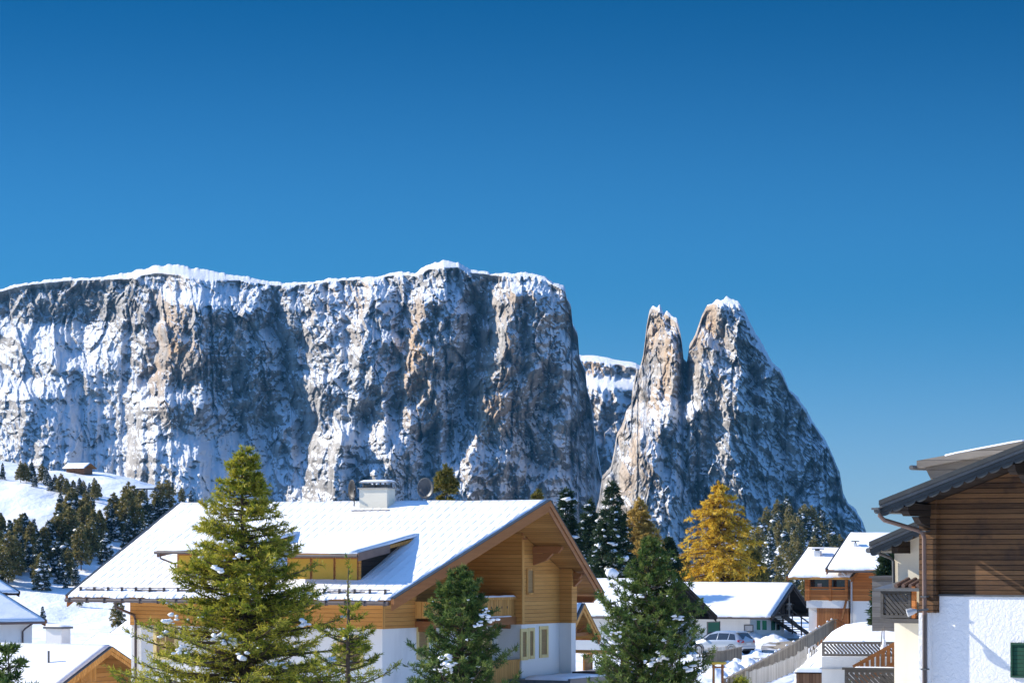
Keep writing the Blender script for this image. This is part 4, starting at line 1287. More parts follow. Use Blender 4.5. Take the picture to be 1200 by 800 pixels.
# boarded gable wall: corner strip stands 0.22 m proud of the main wall
xs_ = FR.on(1097, 700, NY, 0.0).x
zt_ = lambda x: rt(x) - 0.30
m = MB()
m.prism([(0, 0, zA), (xs_, 0, zA), (xs_, 0, zt_(xs_)), (0, 0, zt_(0))], (0, 0.5, 0))
m.prism([(xs_, 0.22, zB), (XR, 0.22, zB), (XR, 0.22, zt_(XR)), (xs_, 0.22, zt_(xs_))], (0, 9, 0))
m.prism([(XR, 0.22, zB), (2 * XR, 0.22, zB), (2 * XR, 0.22, zt_(0)), (XR, 0.22, zt_(XR))], (0, 9, 0))
m.prism([(0, 0.5, zA), (0, 9.0, zA), (0, 9.0, zt_(0)), (0, 0.5, zt_(0))], (xs_, 0, 0))
m.build('board_wall', M_OLD, T)
xw = FR.on(1088, 740, NY, -0.04).x
m = MB()
m.box(0.02, xw, -0.06, 0.6, -1, zA - 0.01)
m.prism([(xw, 0.17, -1), (2 * XR, 0.17, -1), (2 * XR, 0.17, zB - 0.02), (xs_ + 0.01, 0.17, zB - 0.02), (xs_ + 0.01, 0.17, zA - 0.01), (xw, 0.17, zA - 0.01)], (0, 9, 0))
m.box(0.02, 0.5, 0.6, 9.2, -1, zA - 0.01)
m.build('stucco_wall', M_STUCCO, T)
m = MB(); m.box(xs_, 2 * XR, 0.13, 0.22, zB - 0.02, zB + 0.03); m.build('sill_board', M_GREYM, T)
# carved purlin ends under the verge
for px, py in ((1074, 592), (1199, 549)):
    q = FR.on(px, py, NY, -0.6)
    m = MB(); z = zt_(q.x) + 0.0
    m.box(q.x - 0.12, q.x + 0.12, -1.15, 0.3, z - 0.36, z - 0.04)
    m.prism([(q.x - 0.12, -1.15, z - 0.04), (q.x - 0.12, -1.33, z - 0.1), (q.x - 0.12, -1.28, z - 0.24), (q.x - 0.12, -1.15, z - 0.36)], (0.24, 0, 0))
    m.prism([(q.x - 0.1, 0.2, z - 0.37), (q.x - 0.1, -0.7, z - 0.37), (q.x - 0.1, -0.5, z - 0.55), (q.x - 0.1, 0.2, z - 0.72)], (0.2, 0, 0))
    m.build('purlin', M_DARKW, T)
# gutter end and downpipe
m = MB(); m.tube([(XE - 0.07, -1.5, eT.z - 0.28), (XE - 0.07, 11, eT.z - 0.28)], 0.09, 10); m.box(XE - 0.2, XE + 0.02, -1.56, -1.46, eT.z - 0.26, eT.z - 0.20); m.build('gutter', M_GREYM, T)
pts = []
for px, py, d in ((1031, 597, -1.4), (1031, 604, -1.35), (1036, 609, -1.2), (1076, 621, -0.16), (1081, 624, -0.14), (1083, 630, -0.12), (1083.5, 720, -0.12), (1086, 840, -0.12)):
    pts.append(FR.on(px, py, NY, d))
m = MB(); m.tube(pts[:7], 0.062, 10, 0); m.tube([pts[6], (pts[6].x, -0.12, -1)], 0.062, 10, 1)
dp = m.build('downpipe', [M_RUST, M_GUT], T, smooth=False)
m = MB()
for z in (1.5, 3.4, 5.4, 7.2): m.box(pts[6].x - 0.085, pts[6].x + 0.085, -0.20, 0.0, z, z + 0.04)
m.build('pipe_clip', M_GREYM, dp)
# green shutter on the stucco
a = FR.on(1185, 755, NY, 0.17); b = FR.on(1201, 791, NY, 0.17)
sh = window(T, 'y', 0.17, a.x + 0.06, a.x + 0.75, b.z, a.z, -1, M_DKGREEN, M_DKGREEN, name='shutter', sub='slats', tw=0.06)
# dormer on the left slope, behind the verge
dA = FR.on(1084, 540, NY, 3.0); dB = FR.on(1170, 524, NY, 3.0)
d_ = MB(); sl2 = (dB.z - dA.z) / (dB.x - dA.x)
d_.prism([(dA.x, 2.5, dA.z), (dB.x + 1, 2.5, dB.z + sl2), (dB.x + 1, 2.5, dB.z + sl2 - 0.22), (dA.x, 2.5, dA.z - 0.22)], (0, 3.0, 0))
dm = d_.build('dormer_roof', M_GREYW, T)
m = MB(); m.prism([(dA.x + 0.12, 2.8, dA.z - 0.21), (dB.x, 2.8, dB.z - 0.21), (dB.x, 2.8, rt(dB.x) - 0.2), (dA.x + 0.8, 2.8, rt(dA.x + 0.8) - 0.2)], (0, 2.4, 0)); m.build('dormer_wall', M_GREYW, T)
m = MB(); m.tube([(dA.x - 0.07, 2.3, dA.z - 0.2), (dA.x - 0.07, 5.6, dA.z - 0.2)], 0.07, 8); m.build('dormer_gutter', M_GREYM, T)
snow_sheet('dormer_snow', [((dA.x + 0.9, 5.5, dA.z + sl2 * 0.9), (dA.x + 0.9, 2.5, dA.z + sl2 * 0.9), (dB.x + 1, 2.5, dB.z + sl2), (dB.x + 1, 5.5, dB.z + sl2))], 0.04, M_SNOW, dm, seed=63)

# ---- its rear wing with the lattice balcony
w0 = at(1048, 760, 93)
FW = Frame((w0.x, w0.y, GROUND), -36)
T = thing('house_wing', 'white rear wing with a charcoal lattice balcony, left of the dark boarded house', 'house', FW.o, FW.rz)
wT = FW.on(1020, 634.5, NY, -1.0); wU = FW.on(1074, 611, NY, -1.0)
ws = (wU.z - wT.z) / (wU.x - wT.x)
wr = lambda x: wT.z + ws * (x - wT.x)
m = MB(); m.prism([(wT.x, -0.95, wT.z - 0.1), (4.5, -0.95, wr(4.5) - 0.1), (4.5, -0.95, wr(4.5) - 0.26), (wT.x, -0.95, wT.z - 0.26)], (0, 6, 0)); roof = m.build('roof', M_DARKW, T)
snow_sheet('roof_snow', [((wT.x + 0.1, 5, wT.z - 0.06), (wT.x + 0.1, -0.9, wT.z - 0.06), (4.5, -0.9, wr(4.5) - 0.06), (4.5, 5, wr(4.5) - 0.06))], 0.09, M_SNOW, roof, seed=65)
verge(wT.x, 4.5, -1.0, wr, T)
zq = FW.on(1060, 684, NY, 0).z
m = MB(); m.prism([(0, 0, -1), (4.0, 0, -1), (4.0, 0, wr(4.0) - 0.25), (0, 0, wr(0) - 0.25)], (0, 5, 0)); m.build('wall', M_CREAM, T)
m = MB(); q = FW.on(1054, 628, NY, -0.5); m.box(q.x - 0.1, q.x + 0.1, -0.8, 0, wr(q.x) - 0.62, wr(q.x) - 0.27); m.build('purlin', M_DARKW, T)
m = MB(); m.tube([(wT.x - 0.06, -1.05, wT.z - 0.26), (wT.x - 0.06, 5, wT.z - 0.26)], 0.08, 8); m.build('gutter', M_GREYM, T)
pts = [FW.on(1020, 640, NY, -0.95), FW.on(1022, 645, NY, -0.9), FW.on(1043, 653, NY, -0.15), FW.on(1047, 657, NY, -0.08), FW.on(1047.5, 683, NY, -0.08)]
m = MB(); m.tube(pts, 0.05, 8); m.build('downpipe', M_GREYM, T)
# balcony
bA = FW.on(1033, 690, NY, -1.0); bB = FW.on(1077, 724, NY, -1.0)
def lattice(par, x0, x1, y, z0, z1, mat, sub='slat', pitch=0.14, lean=1.0, name='lattice_panel', frame_mat=None):
    """frame with diagonal slats; the slats are one pattern inside the panel"""
    m = MB(); f = 0.09
    m.box(x0, x1, y - 0.04, y + 0.04, z1 - f, z1); m.box(x0, x1, y - 0.04, y + 0.04, z0, z0 + f)
    m.box(x0, x0 + f, y - 0.04, y + 0.04, z0 + f, z1 - f); m.box(x1 - f, x1, y - 0.04, y + 0.04, z0 + f, z1 - f)
    pn = m.build(name, frame_mat or mat, par)
    m = MB(); h = z1 - z0 - 2 * f; w_ = x1 - x0 - 2 * f
    k = -h / lean
    while k < w_:
        xa, za, xb, zb_ = k, h, k + h / lean, 0.0          # leaning: top left to bottom right
        if xa < 0: za = h + xa * lean; xa = 0
        if xb > w_: zb_ = (xb - w_) * lean; xb = w_
        if xb - xa > 0.03:
            m.beam((x0 + f + xa, y, z0 + f + za), (x0 + f + xb, y, z0 + f + zb_), 0.03, pitch * 0.78, up=(0.7, 0, 0.7))
        k += pitch * 1.414
    m.build('slats', mat, pn)
    return pn
m = MB(); m.box(bA.x - 0.05, bB.x + 0.4, -1.1, 0, bB.z - 0.15, bB.z - 0.02); bal = m.build('balcony', M_LATT, T)
lattice(bal, bA.x, bB.x - 0.25, -1.02, bB.z, bA.z - 0.05, M_LATT, pitch=0.11)
m = MB(); m.box(bB.x - 0.22, bB.x - 0.1, -1.06, -0.96, bB.z, bA.z + 0.1); m.build('balcony_post', M_ORANGE, bal)
m = MB(); m.box(bA.x, bA.x + 0.06, -0.98, 0, bB.z, bA.z - 0.05); m.build('side_panel', M_LATT, bal)
m = MB(); m.prism([(bA.x - 0.15, -1.2, bA.z + 0.02), (bB.x + 0.3, -1.2, bA.z + 0.02), (bB.x + 0.3, -0.2, bA.z + 0.30), (bA.x + 0.1, -0.2, bA.z + 0.22)], (0, 0, -0.07)); m.build('balcony_ledge', M_GREYM, bal)
m = MB()
for k in range(4): m.tube([(bB.x - 0.75 + k * 0.24, -1.05, bA.z + 0.10), (bB.x - 0.7 + k * 0.24, -0.35, bA.z + 0.30)], 0.07, 7)
m.build('ridge_tiles', M_RUST, bal)
# floodlight on the corner of the old house
p = at(1071, 716, 84.6)
t = thing('floodlight', 'small white floodlight at the foot of the dark boarding, by the downpipe', 'lamp', p, R(-36))
m = MB(); m.tube([(-0.16, -0.1, -0.04), (-0.05, -0.02, 0.0), (0.06, 0.05, 0.02)], [0.12, 0.10, 0.05], 10); m.build('lamp_head', M_LGREY, t)
m = MB(); m.beam((0.05, 0.05, 0.02), (0.28, 0.3, 0.06), 0.05, 0.05); m.build('arm', M_GREYM, t)

# ================================================================== terrace between the houses
t0 = at(963, 800, 100)
FT = Frame((t0.x, t0.y, GROUND), -14)
def pt(px, py, d=0.0): return FT.on(px, py, NY, d)
T = thing('garden_terrace', 'white walled garden terrace topped by a grey diagonal-slat parapet', 'terrace', FT.o, FT.rz)
zc = pt(970, 769).z
x1 = pt(1050, 769).x
m = MB(); m.box(0, x1, 0, 3.0, -0.8, zc); m.build('wall', M_WHITE, T)
m = MB(); zl = pt(970, 782).z; m.box(-0.06, pt(992, 780).x, -0.05, 0, zl - 0.04, zl); m.build('coping', M_LGREY, T)
lattice(T, 0, x1, 0.05, zc + 0.02, pt(970, 751).z, M_GREYW, pitch=0.085, name='parapet')
snow_cap('floor_snow', 0.1, x1 - 0.1, 0.2, 2.9, zc, 0.1, T, seed=71)
snow_cap('coping_snow', 0.02, x1 - 1.0, 0.0, 0.1, pt(970, 751).z, 0.05, T, seed=72, cell=0.06)
# stair rail climbing to the right
T2 = thing('stair_railing', 'brown timber stair railing rising behind the lower lattice fence', 'railing', FT.o, FT.rz)
ra, rb = pt(1000, 781, -1.0), pt(1050, 753, -1.0)
m = MB(); m.beam(ra, rb, 0.10, 0.12); m.beam(ra - Vector((0, 0, 0.62)), rb - Vector((0, 0, 0.62)), 0.08, 0.14)
m.build('handrail', M_BEAM, T2)
for k in range(8):
    f = (k + 0.6) / 8; p = ra.lerp(rb, f)
    m = MB(); m.box(p.x - 0.055, p.x + 0.055, p.y - 0.03, p.y + 0.03, p.z - 0.75, p.z - 0.05); m.build('baluster', M_BEAM, T2)
m = MB(); m.box(rb.x, rb.x + 0.14, rb.y - 0.07, rb.y + 0.07, rb.z - 2.0, rb.z + 0.15); m.build('newel_post', M_GREYW, T2)
# lower lattice fence
T3 = thing('lattice_fence', 'dark lattice fence panel at the lower edge, beside the stucco wall', 'fence', FT.o, FT.rz)
la, lb = pt(990, 784, -1.9), pt(1077, 826, -1.9)
lattice(T3, la.x, lb.x, la.y, lb.z, la.z, M_LATT, pitch=0.12)
m = MB(); m.box(la.x - 0.08, lb.x, la.y - 0.09, la.y + 0.09, la.z, la.z + 0.07); m.build('cap_rail', M_LATT, T3)
for xx in (la.x, (la.x + lb.x) / 2, lb.x - 0.1):
    m = MB(); m.box(xx, xx + 0.1, la.y + 0.045, la.y + 0.13, -0.5, la.z); m.build('post', M_LATT, T3)
snow_cap('cap_snow', la.x + 0.3, la.x + 1.6, la.y - 0.08, la.y + 0.08, la.z + 0.07, 0.03, T3, cell=0.06)
# upright brown slat screen
T4 = thing('slat_screen', 'sunlit brown upright-slat screen below the lattice balcony', 'fence', FT.o, FT.rz)
sa, sb = pt(1050, 751, 0.4), pt(1078, 771, 0.4)
m = MB(); n_s = 13
for k in range(n_s):
    x = sa.x + (sb.x - sa.x) * k / n_s; m.box(x + 0.01, x + (sb.x - sa.x) / n_s - 0.012, sa.y, sa.y + 0.03, sb.z, sa.z)
m.build('slats', M_BROWNV, T4)
m = MB(); m.box(sa.x, sb.x, sa.y - 0.04, sa.y, sb.z - 0.02, sb.z + 0.07); m.box(sa.x, sb.x, sa.y + 0.03, sa.y + 0.07, sa.z - 0.16, sa.z - 0.08); m.build('rail', M_BEAM, T4)
for xx in (sa.x, sb.x - 0.08):
    m = MB(); m.box(xx, xx + 0.08, sa.y + 0.07, sa.y + 0.14, 0, sa.z + 0.03); m.build('post', M_BEAM, T4)
# terrace floor behind the lattice fence, chair on it
zf = pt(1062, 790, -0.6).z
m = MB(); m.box(pt(1046, 790, -0.6).x - 0.3, sb.x + 0.6, -1.5, 0.3, -0.6, zf); o = m.build('terrace_floor', M_CONC, None)
o.location = FT.o; o.rotation_euler = (0, 0, FT.rz); o['kind'] = 'structure'
cq = FT.wor((pt(1066, 785, -0.7).x, -0.7, zf))
t = thing('garden_chair', 'white framed garden chair with a yellow-tan seat pad on the lower terrace', 'chair', cq, R(-60))
m = MB(); m.box(-0.24, 0.24, -0.24, 0.24, 0.40, 0.44); m.build('seat', M_LGREY, t)
m = MB(); m.box(-0.22, 0.22, -0.22, 0.22, 0.44, 0.52); m.build('cushion', M_SHUTY, t, bevel=0.02)
for sx in (-1, 1):
    for sy in (-1, 1):
        m = MB(); m.beam((sx * 0.22, sy * 0.22, 0.42), (sx * 0.25, sy * 0.27, 0), 0.035, 0.035); m.build('leg', M_LGREY, t)
m = MB()
for k in range(5): m.box(-0.22, 0.22, 0.225, 0.25, 0.50 + k * 0.09, 0.56 + k * 0.09)
m.box(-0.25, -0.22, 0.22, 0.26, 0.42, 0.95); m.box(0.22, 0.25, 0.22, 0.26, 0.42, 0.95)
m.build('backrest', M_LGREY, t)
# thin stake with a bell of snow, and a bare one beside it
for px, top, base, lab in ((1036, 733, 762, 'thin grey stake wearing a bell of white snow, beside the stair railing'), (1032.5, 736, 754, 'bare leaning stake next to the snow-belled one')):
    p = pt(px, base, -0.4); q = pt(px - (0 if px > 1035 else -1.5), top, -0.4)
    t = thing('garden_stake', lab, 'stake', FT.wor((p.x, p.y, 0.0)), 0)
    hh = q.z; bz = p.z
    dx = (q.x - p.x) * 0.97
    m = MB(); m.tube([(0, 0, 0), (0, 0, bz), (dx, 0, hh)], 0.018, 6); m.build('shaft', M_GREYW, t)
    if px > 1035:
        m = MB(); prof = [(0.02, 0.36), (0.055, 0.3), (0.07, 0.18), (0.10, 0.12), (0.125, 0.04), (0.11, -0.02), (0.03, -0.04)]
        m.tube([(0, 0, bz + 0.02 + z_) for r_, z_ in prof], [r_ for r_, z_ in prof], 12); m.build('snow_bell', M_SNOW_SMALL, t, smooth=True)
# wooden bin with a snow lid
p = at(933, 800, 112); q = at(964, 786, 112)
FBn = Frame((p.x, p.y, GROUND), -14)
t = thing('wooden_bin', 'dark brown wooden bin under a pillow of snow, left of the white terrace wall', 'bin', FBn.o, FBn.rz)
wd = (q.x - p.x) * 1.02; zt = q.z - GROUND
m = MB(); m.box(0, wd, 0, 0.8, -0.3, zt - 0.08); m.build('box', M_BROWNV, t)
m = MB(); m.box(-0.05, wd + 0.04, -0.06, 0.86, zt - 0.08, zt - 0.02); m.build('lid', M_DARKW, t)
snow_cap('lid_snow', -0.06, wd + 0.05, -0.07, 0.87, zt - 0.02, 0.2, t, seed=75, cell=0.05)

# ================================================================== lane, banks, fences
gz = lambda x, y: float(ground_z(np.array([x]), np.array([y]))[0])
def ground_poly(name, pts, mat, dz, n=14, label=None):
    """a sheet following the ground, from four corner points (x, y)"""
    A, B, C_, D_ = [np.array(p, float) for p in pts]
    u = np.linspace(0, 1, n)[None, :, None]; v = np.linspace(0, 1, n)[:, None, None]
    P = (A * (1 - u) + B * u) * (1 - v) + (D_ * (1 - u) + C_ * u) * v
    jit = (fbm(P[..., 0] / 1.5, P[..., 1] / 3.0, 5, 3) - 0.5)
    P[0] += jit[0][:, None] * 1.2; P[-1] += jit[-1][:, None] * 1.2
    P[1:-1, 0, 0] += jit[1:-1, 0] * 1.6; P[1:-1, -1, 0] += jit[1:-1, -1] * 1.6
    Z = ground_z(P[..., 0], P[..., 1]) + dz
    o = mesh_np(name, np.stack([P[..., 0].ravel(), P[..., 1].ravel(), Z.ravel()], 1), grid_faces(n, n), mat, None, smooth=True)
    o['kind'] = 'structure'
    if label: o['label'] = label
    return o
def gp(px, py):
    """x, y of the ground seen at (px, py)"""
    d = 60.0
    for d in np.arange(60, 420, 0.5):
        if (HOR - py) / F_PX * d <= gz((px - 600) / F_PX * d, d): break
    return ((px - 600) / F_PX * d, d)
n_ = NT("wet_lane", rough=0.55, spec=0.4)
v = n_.obj(); a = n_.noise(n_.mapping(v, (1, 0.4, 1)), 0.8, 5, 0.65)
n_.color(n_.mix(n_.smooth(a, 0.48, 0.6), (0.20, 0.165, 0.12), (0.78, 0.79, 0.82))); M_LANE = n_.m
n_ = NT("bare_lane", rough=0.7, spec=0.3)
v = n_.obj(); a = n_.noise(n_.mapping(v, (1, 0.4, 1)), 1.1, 5, 0.65)
n_.color(n_.mix(n_.smooth(a, 0.62, 0.68), (0.27, 0.225, 0.165), (0.75, 0.76, 0.78))); M_BARE = n_.m
ground_poly("lane", [gp(868, 790), gp(905, 778), gp(955, 743), gp(908, 744)], M_LANE, 0.02, label='lane with slush and bare gravel')
ground_poly("lane_gravel", [gp(903, 760), gp(922, 762), gp(950, 746), gp(922, 747.5)], M_BARE, 0.05, label='bare wet gravel of the lane')

def snow_heap(name, pts_px, h, label, seed, rx=1.6, ry=2.0):
    """lumpy ploughed snow: overlapping clods fused in one height surface"""
    pts = [gp(*p) for p in pts_px]
    xs0 = min(p[0] for p in pts) - rx * 2.4; xs1 = max(p[0] for p in pts) + rx * 2.4
    ys0 = min(p[1] for p in pts) - ry * 2.0; ys1 = max(p[1] for p in pts) + ry * 2.0
    nx_, ny_ = 120, 80
    X, Y = np.meshgrid(np.linspace(xs0, xs1, nx_), np.linspace(ys0, ys1, ny_))
    Z = np.zeros_like(X) - 0.25
    rg = np.random.default_rng(seed)
    for (x, y) in pts:
        for k in range(5):
            ax = x + rg.normal(0, rx * 0.4); ay = y + rg.normal(0, ry * 0.3); r_ = rg.uniform(0.5, 1.0)
            Z = np.maximum(Z, h * rg.uniform(0.45, 1.0) * (1 - np.sqrt(((X - ax) / (rx * r_)) ** 2 + ((Y - ay) / (ry * r_)) ** 2)))
    Z = Z + (fbm(X / 0.35, Y / 0.35, seed, 4) - 0.5) * 0.5 * np.clip(Z + 0.25, 0, 0.6)
    Z = Z + ground_z(X, Y)
    o = mesh_np(name, np.stack([X.ravel(), Y.ravel(), Z.ravel()], 1), grid_faces(ny_, nx_), M_SNOW_SMALL, None, smooth=True)
    return tag(o, label, 'snow pile')
snow_heap("snow_pile", [(884, 750), (892, 748), (900, 747), (908, 746.5), (917, 746)], 0.85, 'ploughed heap of lumpy snow between the car and the outside stair', 3, 1.5, 3.0)
snow_heap("snow_pile", [(873, 782), (884, 776), (895, 769)], 0.35, 'low snow ridge on the lane in front of the car', 4, 1.4, 3.0)
snow_heap("snow_pile", [(845, 792), (856, 788), (866, 783), (834, 796)], 0.7, 'snow bank below the short board fence, behind the yellow-topped table', 5, 1.4, 3.0)

# the garden bank climbing behind the terrace
def bank():
    nx_, ny_ = 70, 50
    PXs = np.linspace(905, 1090, nx_); Ys = np.linspace(112, 205, ny_)
    PXg, Yg = np.meshgrid(PXs, Ys)
    X = (PXg - 600) / F_PX * Yg
    cy = interp([(905, 818), (930, 785), (945, 768), (960, 756), (975, 741), (990, 732.5), (1010, 729), (1048, 728), (1090, 727)], PXg)
    top = (HOR - cy) / F_PX * 178.0
    front = interp([(905, 850), (918, 815), (940, 790), (960, 768), (980, 752), (1010, 749), (1090, 748)], PXg)
    fz = (HOR - front) / F_PX * 120.0
    t = np.clip((Yg - 118) / 60.0, 0, 1)
    Z = fz + (top - fz) * (1 - (1 - t) ** 1.6) - np.clip(Yg - 180, 0, 100) * 0.12 - np.clip(118 - Yg, 0, 10) * 0.25
    Z = Z + (fbm(X / 1.2, Yg / 3, 77, 4) - 0.5) * 0.16
    o = mesh_np("snow_bank", np.stack([X.ravel(), Yg.ravel(), Z.ravel()], 1), grid_faces(ny_, nx_), M_SNOW, None, smooth=True)
    o['kind'] = 'structure'; o['label'] = 'smooth snowy garden bank'
bank()

def fence(name, label, line, h, gap, mat, rails=2, board=(0.10, 0.02), post_every=2.2, pointed=True, cap=False, snow=False, cat='fence', base_z=None, under=0.1):
    """line: world (x, y, z-of-ground) points. Posts are parts; the pickets are one pattern"""
    P = [Vector(p) for p in line]
    t = thing(name, label, cat, P[0], 0)
    P = [p - P[0] for p in P]
    mp = MB(); mr = MB(); cnt = 0
    for a, b in zip(P[:-1], P[1:]):
        L = (b - a).length; n = max(1, int(L / gap)); d = (b - a) / L
        sx = Vector((d.y, -d.x, 0)).normalized()
        for i in range(n):
            c = a + (b - a) * ((i + 0.5) / n); w2 = board[0] / 2
            dd = Vector((d.x, d.y, 0)).normalized() * w2
            hh = h * (1 + random.uniform(-0.025, 0.025))
            ft = sx * board[1]
            top = [c - dd + Vector((0, 0, hh)), c + Vector((0, 0, hh + (w2 * 1.3 if pointed else 0))), c + dd + Vector((0, 0, hh))]
            mp.prism([c - dd + Vector((0, 0, under)), c + dd + Vector((0, 0, under)), top[2]] + ([top[1]] if pointed else []) + [top[0]], ft)
        for k in range(rails):
            z = h * (0.22 + 0.6 * k / max(1, rails - 1)) if rails > 1 else h * 0.6
            mr.beam(a + Vector((0, 0, z)) - sx * 0.04, b + Vector((0, 0, z)) - sx * 0.04, 0.05, 0.08)
        if cap: mr.beam(a + Vector((0, 0, h + 0.05)), b + Vector((0, 0, h + 0.05)), 0.14, 0.06)
        np_ = max(1, int(round(L / post_every)))
        for i in range(np_ + (1 if b is P[-1] else 0)):
            c = a + (b - a) * (i / np_) - sx * 0.10
            m = MB(); m.box(c.x - 0.06, c.x + 0.06, c.y - 0.06, c.y + 0.06, c.z - 0.7, c.z + h + 0.06); po = m.build('post', mat, t)
            if snow and i % 2 == 0: 
                m2 = MB(); m2.tube([(c.x, c.y, c.z + h + 0.06), (c.x, c.y, c.z + h + 0.12), (c.x, c.y, c.z + h + 0.16)], [0.085, 0.075, 0.03], 8); m2.build('snow_cap', M_SNOW_SMALL, po, smooth=True)
    mp.build('pickets', mat, t); mr.build('rail', mat, t)
    return t
def gline(*pp):
    out = []
    for (px, py, d) in pp:
        p = at(px, py, d); out.append(p)
    return out
fence('lane_fence', 'long grey-brown board fence climbing beside the lane to the orange house', gline((852, 818, 144), (884, 800, 160), (915, 781, 177), (944, 763, 193), (962, 751, 204), (976, 742, 212), (1000, 738, 214), (1036, 735, 214)),
      0.9, 0.20, M_GREYWV, rails=2, board=(0.125, 0.025), post_every=2.4, pointed=False, cap=True, snow=True)
fence('picket_fence', 'small pale picket fence half buried in snow, in front of the long fence', gline((878, 806, 146), (905, 797, 155), (930, 786, 167), (946, 774, 172)), 0.75, 0.24, M_PALEW, rails=1, board=(0.09, 0.02), post_every=3, under=0.0)
# arched gate of the little picket fence
p = at(950, 774, 168)
t = thing('garden_gate', 'small arched picket gate at the right end of the pale picket fence', 'gate', p, 0)
m = MB()
for k in range(5):
    x = k * 0.09; m.box(x, x + 0.07, -0.012, 0.012, 0.05, 0.55 + 0.18 * math.sin(math.pi * (k + 0.5) / 5))
m.build('gate_leaf', M_GREYWV, t)
m = MB(); m.tube([(-0.06, 0, 0), (-0.06, 0, 0.6)] + [(0.21 - 0.27 * math.cos(math.pi * k / 8), 0, 0.6 + 0.25 * math.sin(math.pi * k / 8)) for k in range(1, 8)] + [(0.48, 0, 0.6), (0.48, 0, 0)], 0.03, 6); m.build('arch', M_LGREY, t)
fence('board_fence', 'short silvery board fence just below the parked car', gline((826, 782, 172), (850, 779, 176), (869, 774, 183)), 0.78, 0.20, M_GREYWV, rails=2, board=(0.17, 0.025), post_every=1.1, pointed=False, cap=True)
fence('picket_fence', 'row of pale pointed pickets beside the car, behind the short board fence', gline((822, 772.5, 185), (862, 768, 193)), 0.62, 0.26, M_PALEW, rails=1, board=(0.08, 0.02), post_every=2, under=0)
# yellow-topped table
p = at(842, 800, 124)
t = thing('garden_table', 'rustic little table with a yellow top on dark posts, left of the lane', 'table', (p.x, p.y, GROUND + 0.1), R(-10))
zt = at(842, 775, 124).z - GROUND - 0.1
m = MB(); m.box(-0.34, 0.30, -0.25, 0.3, zt - 0.10, zt); m.build('table_top', M_SHUTY, t, bevel=0.02)
for xx in (-0.2, 0.16):
    m = MB(); m.tube([(xx, 0, 0), (xx, 0, zt - 0.1)], 0.055, 7); m.build('leg', M_BEAM, t)
m = MB(); m.box(-0.26, 0.24, -0.03, 0.03, zt - 0.25, zt - 0.18); m.build('brace', M_BEAM, t)

